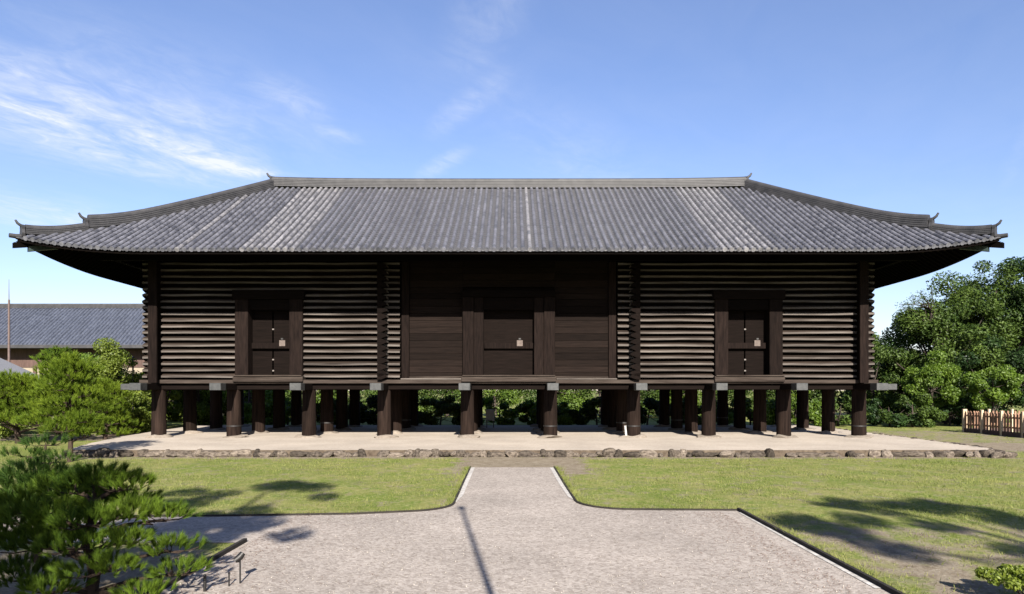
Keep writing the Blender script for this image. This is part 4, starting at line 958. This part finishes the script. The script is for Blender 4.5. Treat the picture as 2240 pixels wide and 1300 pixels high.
# short grass on the lawn
def grass(n, x0, x1, y0, y1, hh, ww):
    X = rng.uniform(x0, x1, n); Y = y0 + (y1 - y0) * rng.uniform(0, 1, n) ** 1.25
    p = 1 - np.clip(bare(X, Y) * 1.25, 0, 1)
    inpath = ((X > -4.45) & (X < 4.75) & (Y < 14.2)) | ((X > -1.4) & (X < 1.45) & (Y < 22.1)) | ((X < -4.3) & (Y > 11.1) & (Y < 13.75)) | ((X > -2.6) & (X < 2.7) & (Y < 15.4))
    plo = (Y > 25.3) & (X > -18) & (X < 19)
    cl = .5 + .5 * np.sin(X * 1.7 + 2 * np.sin(Y * .9)) * np.cos(Y * 1.3 + np.sin(X)); ok = (rng.uniform(0, 1, n) < p * (.35 + .65 * cl)) & ~inpath & ~plo & (np.abs(X) < Y * .82 + 1.5)
    X, Y = X[ok], Y[ok]; n = len(X); a = rng.uniform(0, 2 * math.pi, n); H_ = hh * rng.uniform(.4, 1.3, n); sc = .7 + Y / 30
    s = np.stack([np.cos(a), np.sin(a), 0 * a], 1) * (ww * sc)[:, None]; P = np.stack([X, Y, 0 * X - .005], 1)
    tip = P + np.stack([rng.normal(0, .5, n) * H_, rng.normal(0, .5, n) * H_, H_], 1)
    return np.stack([P - s * .5, P + s * .5, tip], 1).reshape(-1, 3)
V = np.concatenate([grass(380000, -19, 22, 7.5, 26, .06, .011), grass(30000, -30, 30, 26, 45, .06, .02)])
tag(obj('lawn_grass', np_mesh('lawn_grass', V, np.arange(len(V)).reshape(-1, 3)), M['blade']), 'short dry yellow green lawn grass', 'grass', kind='stuff')

# loose pebbles and a litter of fallen needles on the gravel
n = 3500; X = rng.uniform(-4.3, 4.6, n); Y = 7.6 + 6.4 * rng.uniform(0, 1, n) ** 1.3
r_ = (.006 + .011 * rng.uniform(0, 1, n) ** 2)[:, None]; C = np.stack([X, Y, 0 * X + .016], 1)
od = np.array([(1, 0, 0), (-1, 0, 0), (0, 1, 0), (0, -1, 0), (0, 0, .7), (0, 0, -.7)], float)
V = (C[:, None, :] + od[None] * r_[:, None, :] * rng.uniform(.6, 1.3, (n, 6, 1))).reshape(-1, 3)
of = np.array([(0, 2, 4), (2, 1, 4), (1, 3, 4), (3, 0, 4), (2, 0, 5), (1, 2, 5), (3, 1, 5), (0, 3, 5)]); F = (np.arange(n)[:, None, None] * 6 + of[None]).reshape(-1, 3)
tag(obj('loose_pebbles', np_mesh('loose_pebbles', V, F), M['pebble']), 'loose small pebbles scattered on the gravel', 'pebbles', kind='stuff')
n = 2600; X = rng.choice([-1, 1], n) * (4.3 - rng.exponential(.5, n)); Y = rng.uniform(7.8, 14, n); a = rng.uniform(0, 6.28, n); ok = np.abs(X) < 4.4; X, Y, a = X[ok], Y[ok], a[ok]
d = np.stack([np.cos(a), np.sin(a), 0 * a], 1); p = np.stack([X, Y, 0 * X + .022], 1); q = np.stack([-np.sin(a), np.cos(a), 0 * a], 1) * .004
V = np.stack([p - q, p + q, p + d * .07], 1).reshape(-1, 3)
tag(obj('fallen_needles', np_mesh('fallen_needles', V, np.arange(len(V)).reshape(-1, 3)), M['fence_wood']), 'brown fallen pine needles along the gravel edges', 'needles', kind='stuff')

# ragged grass leaning over the path edging
P = []
for line in (right_edge, right_curve, left_curve):
    for (x0, y0), (x1, y1) in zip(line, line[1:]):
        Ls = math.hypot(x1 - x0, y1 - y0); m_ = int(Ls * 260)
        if m_ < 1: continue
        t = rng.uniform(0, 1, m_); nx, ny = (y1 - y0) / Ls, -(x1 - x0) / Ls; o_ = .035 + rng.exponential(.07, m_)
        keep = np.sin(9 * (x0 + (x1 - x0) * t) + 5 * (y0 + (y1 - y0) * t)) + rng.normal(0, .6, m_) > -.3
        P.append(np.stack([x0 + (x1 - x0) * t + nx * o_, y0 + (y1 - y0) * t + ny * o_, 0 * t], 1)[keep])
P = np.concatenate(P); P = P[P[:, 1] > 7.5]; n = len(P); a = rng.uniform(0, 6.28, n); h_ = rng.uniform(.05, .13, n)
q = np.stack([np.cos(a), np.sin(a), 0 * a], 1) * .006
V = np.stack([P - q, P + q, P + np.stack([rng.normal(0, .45, n) * h_, rng.normal(0, .45, n) * h_, h_], 1)], 1).reshape(-1, 3)
tag(obj('edge_grass', np_mesh('edge_grass', V, np.arange(n * 3).reshape(-1, 3)), M['blade']), 'ragged longer grass along the black path edging', 'grass', kind='stuff')
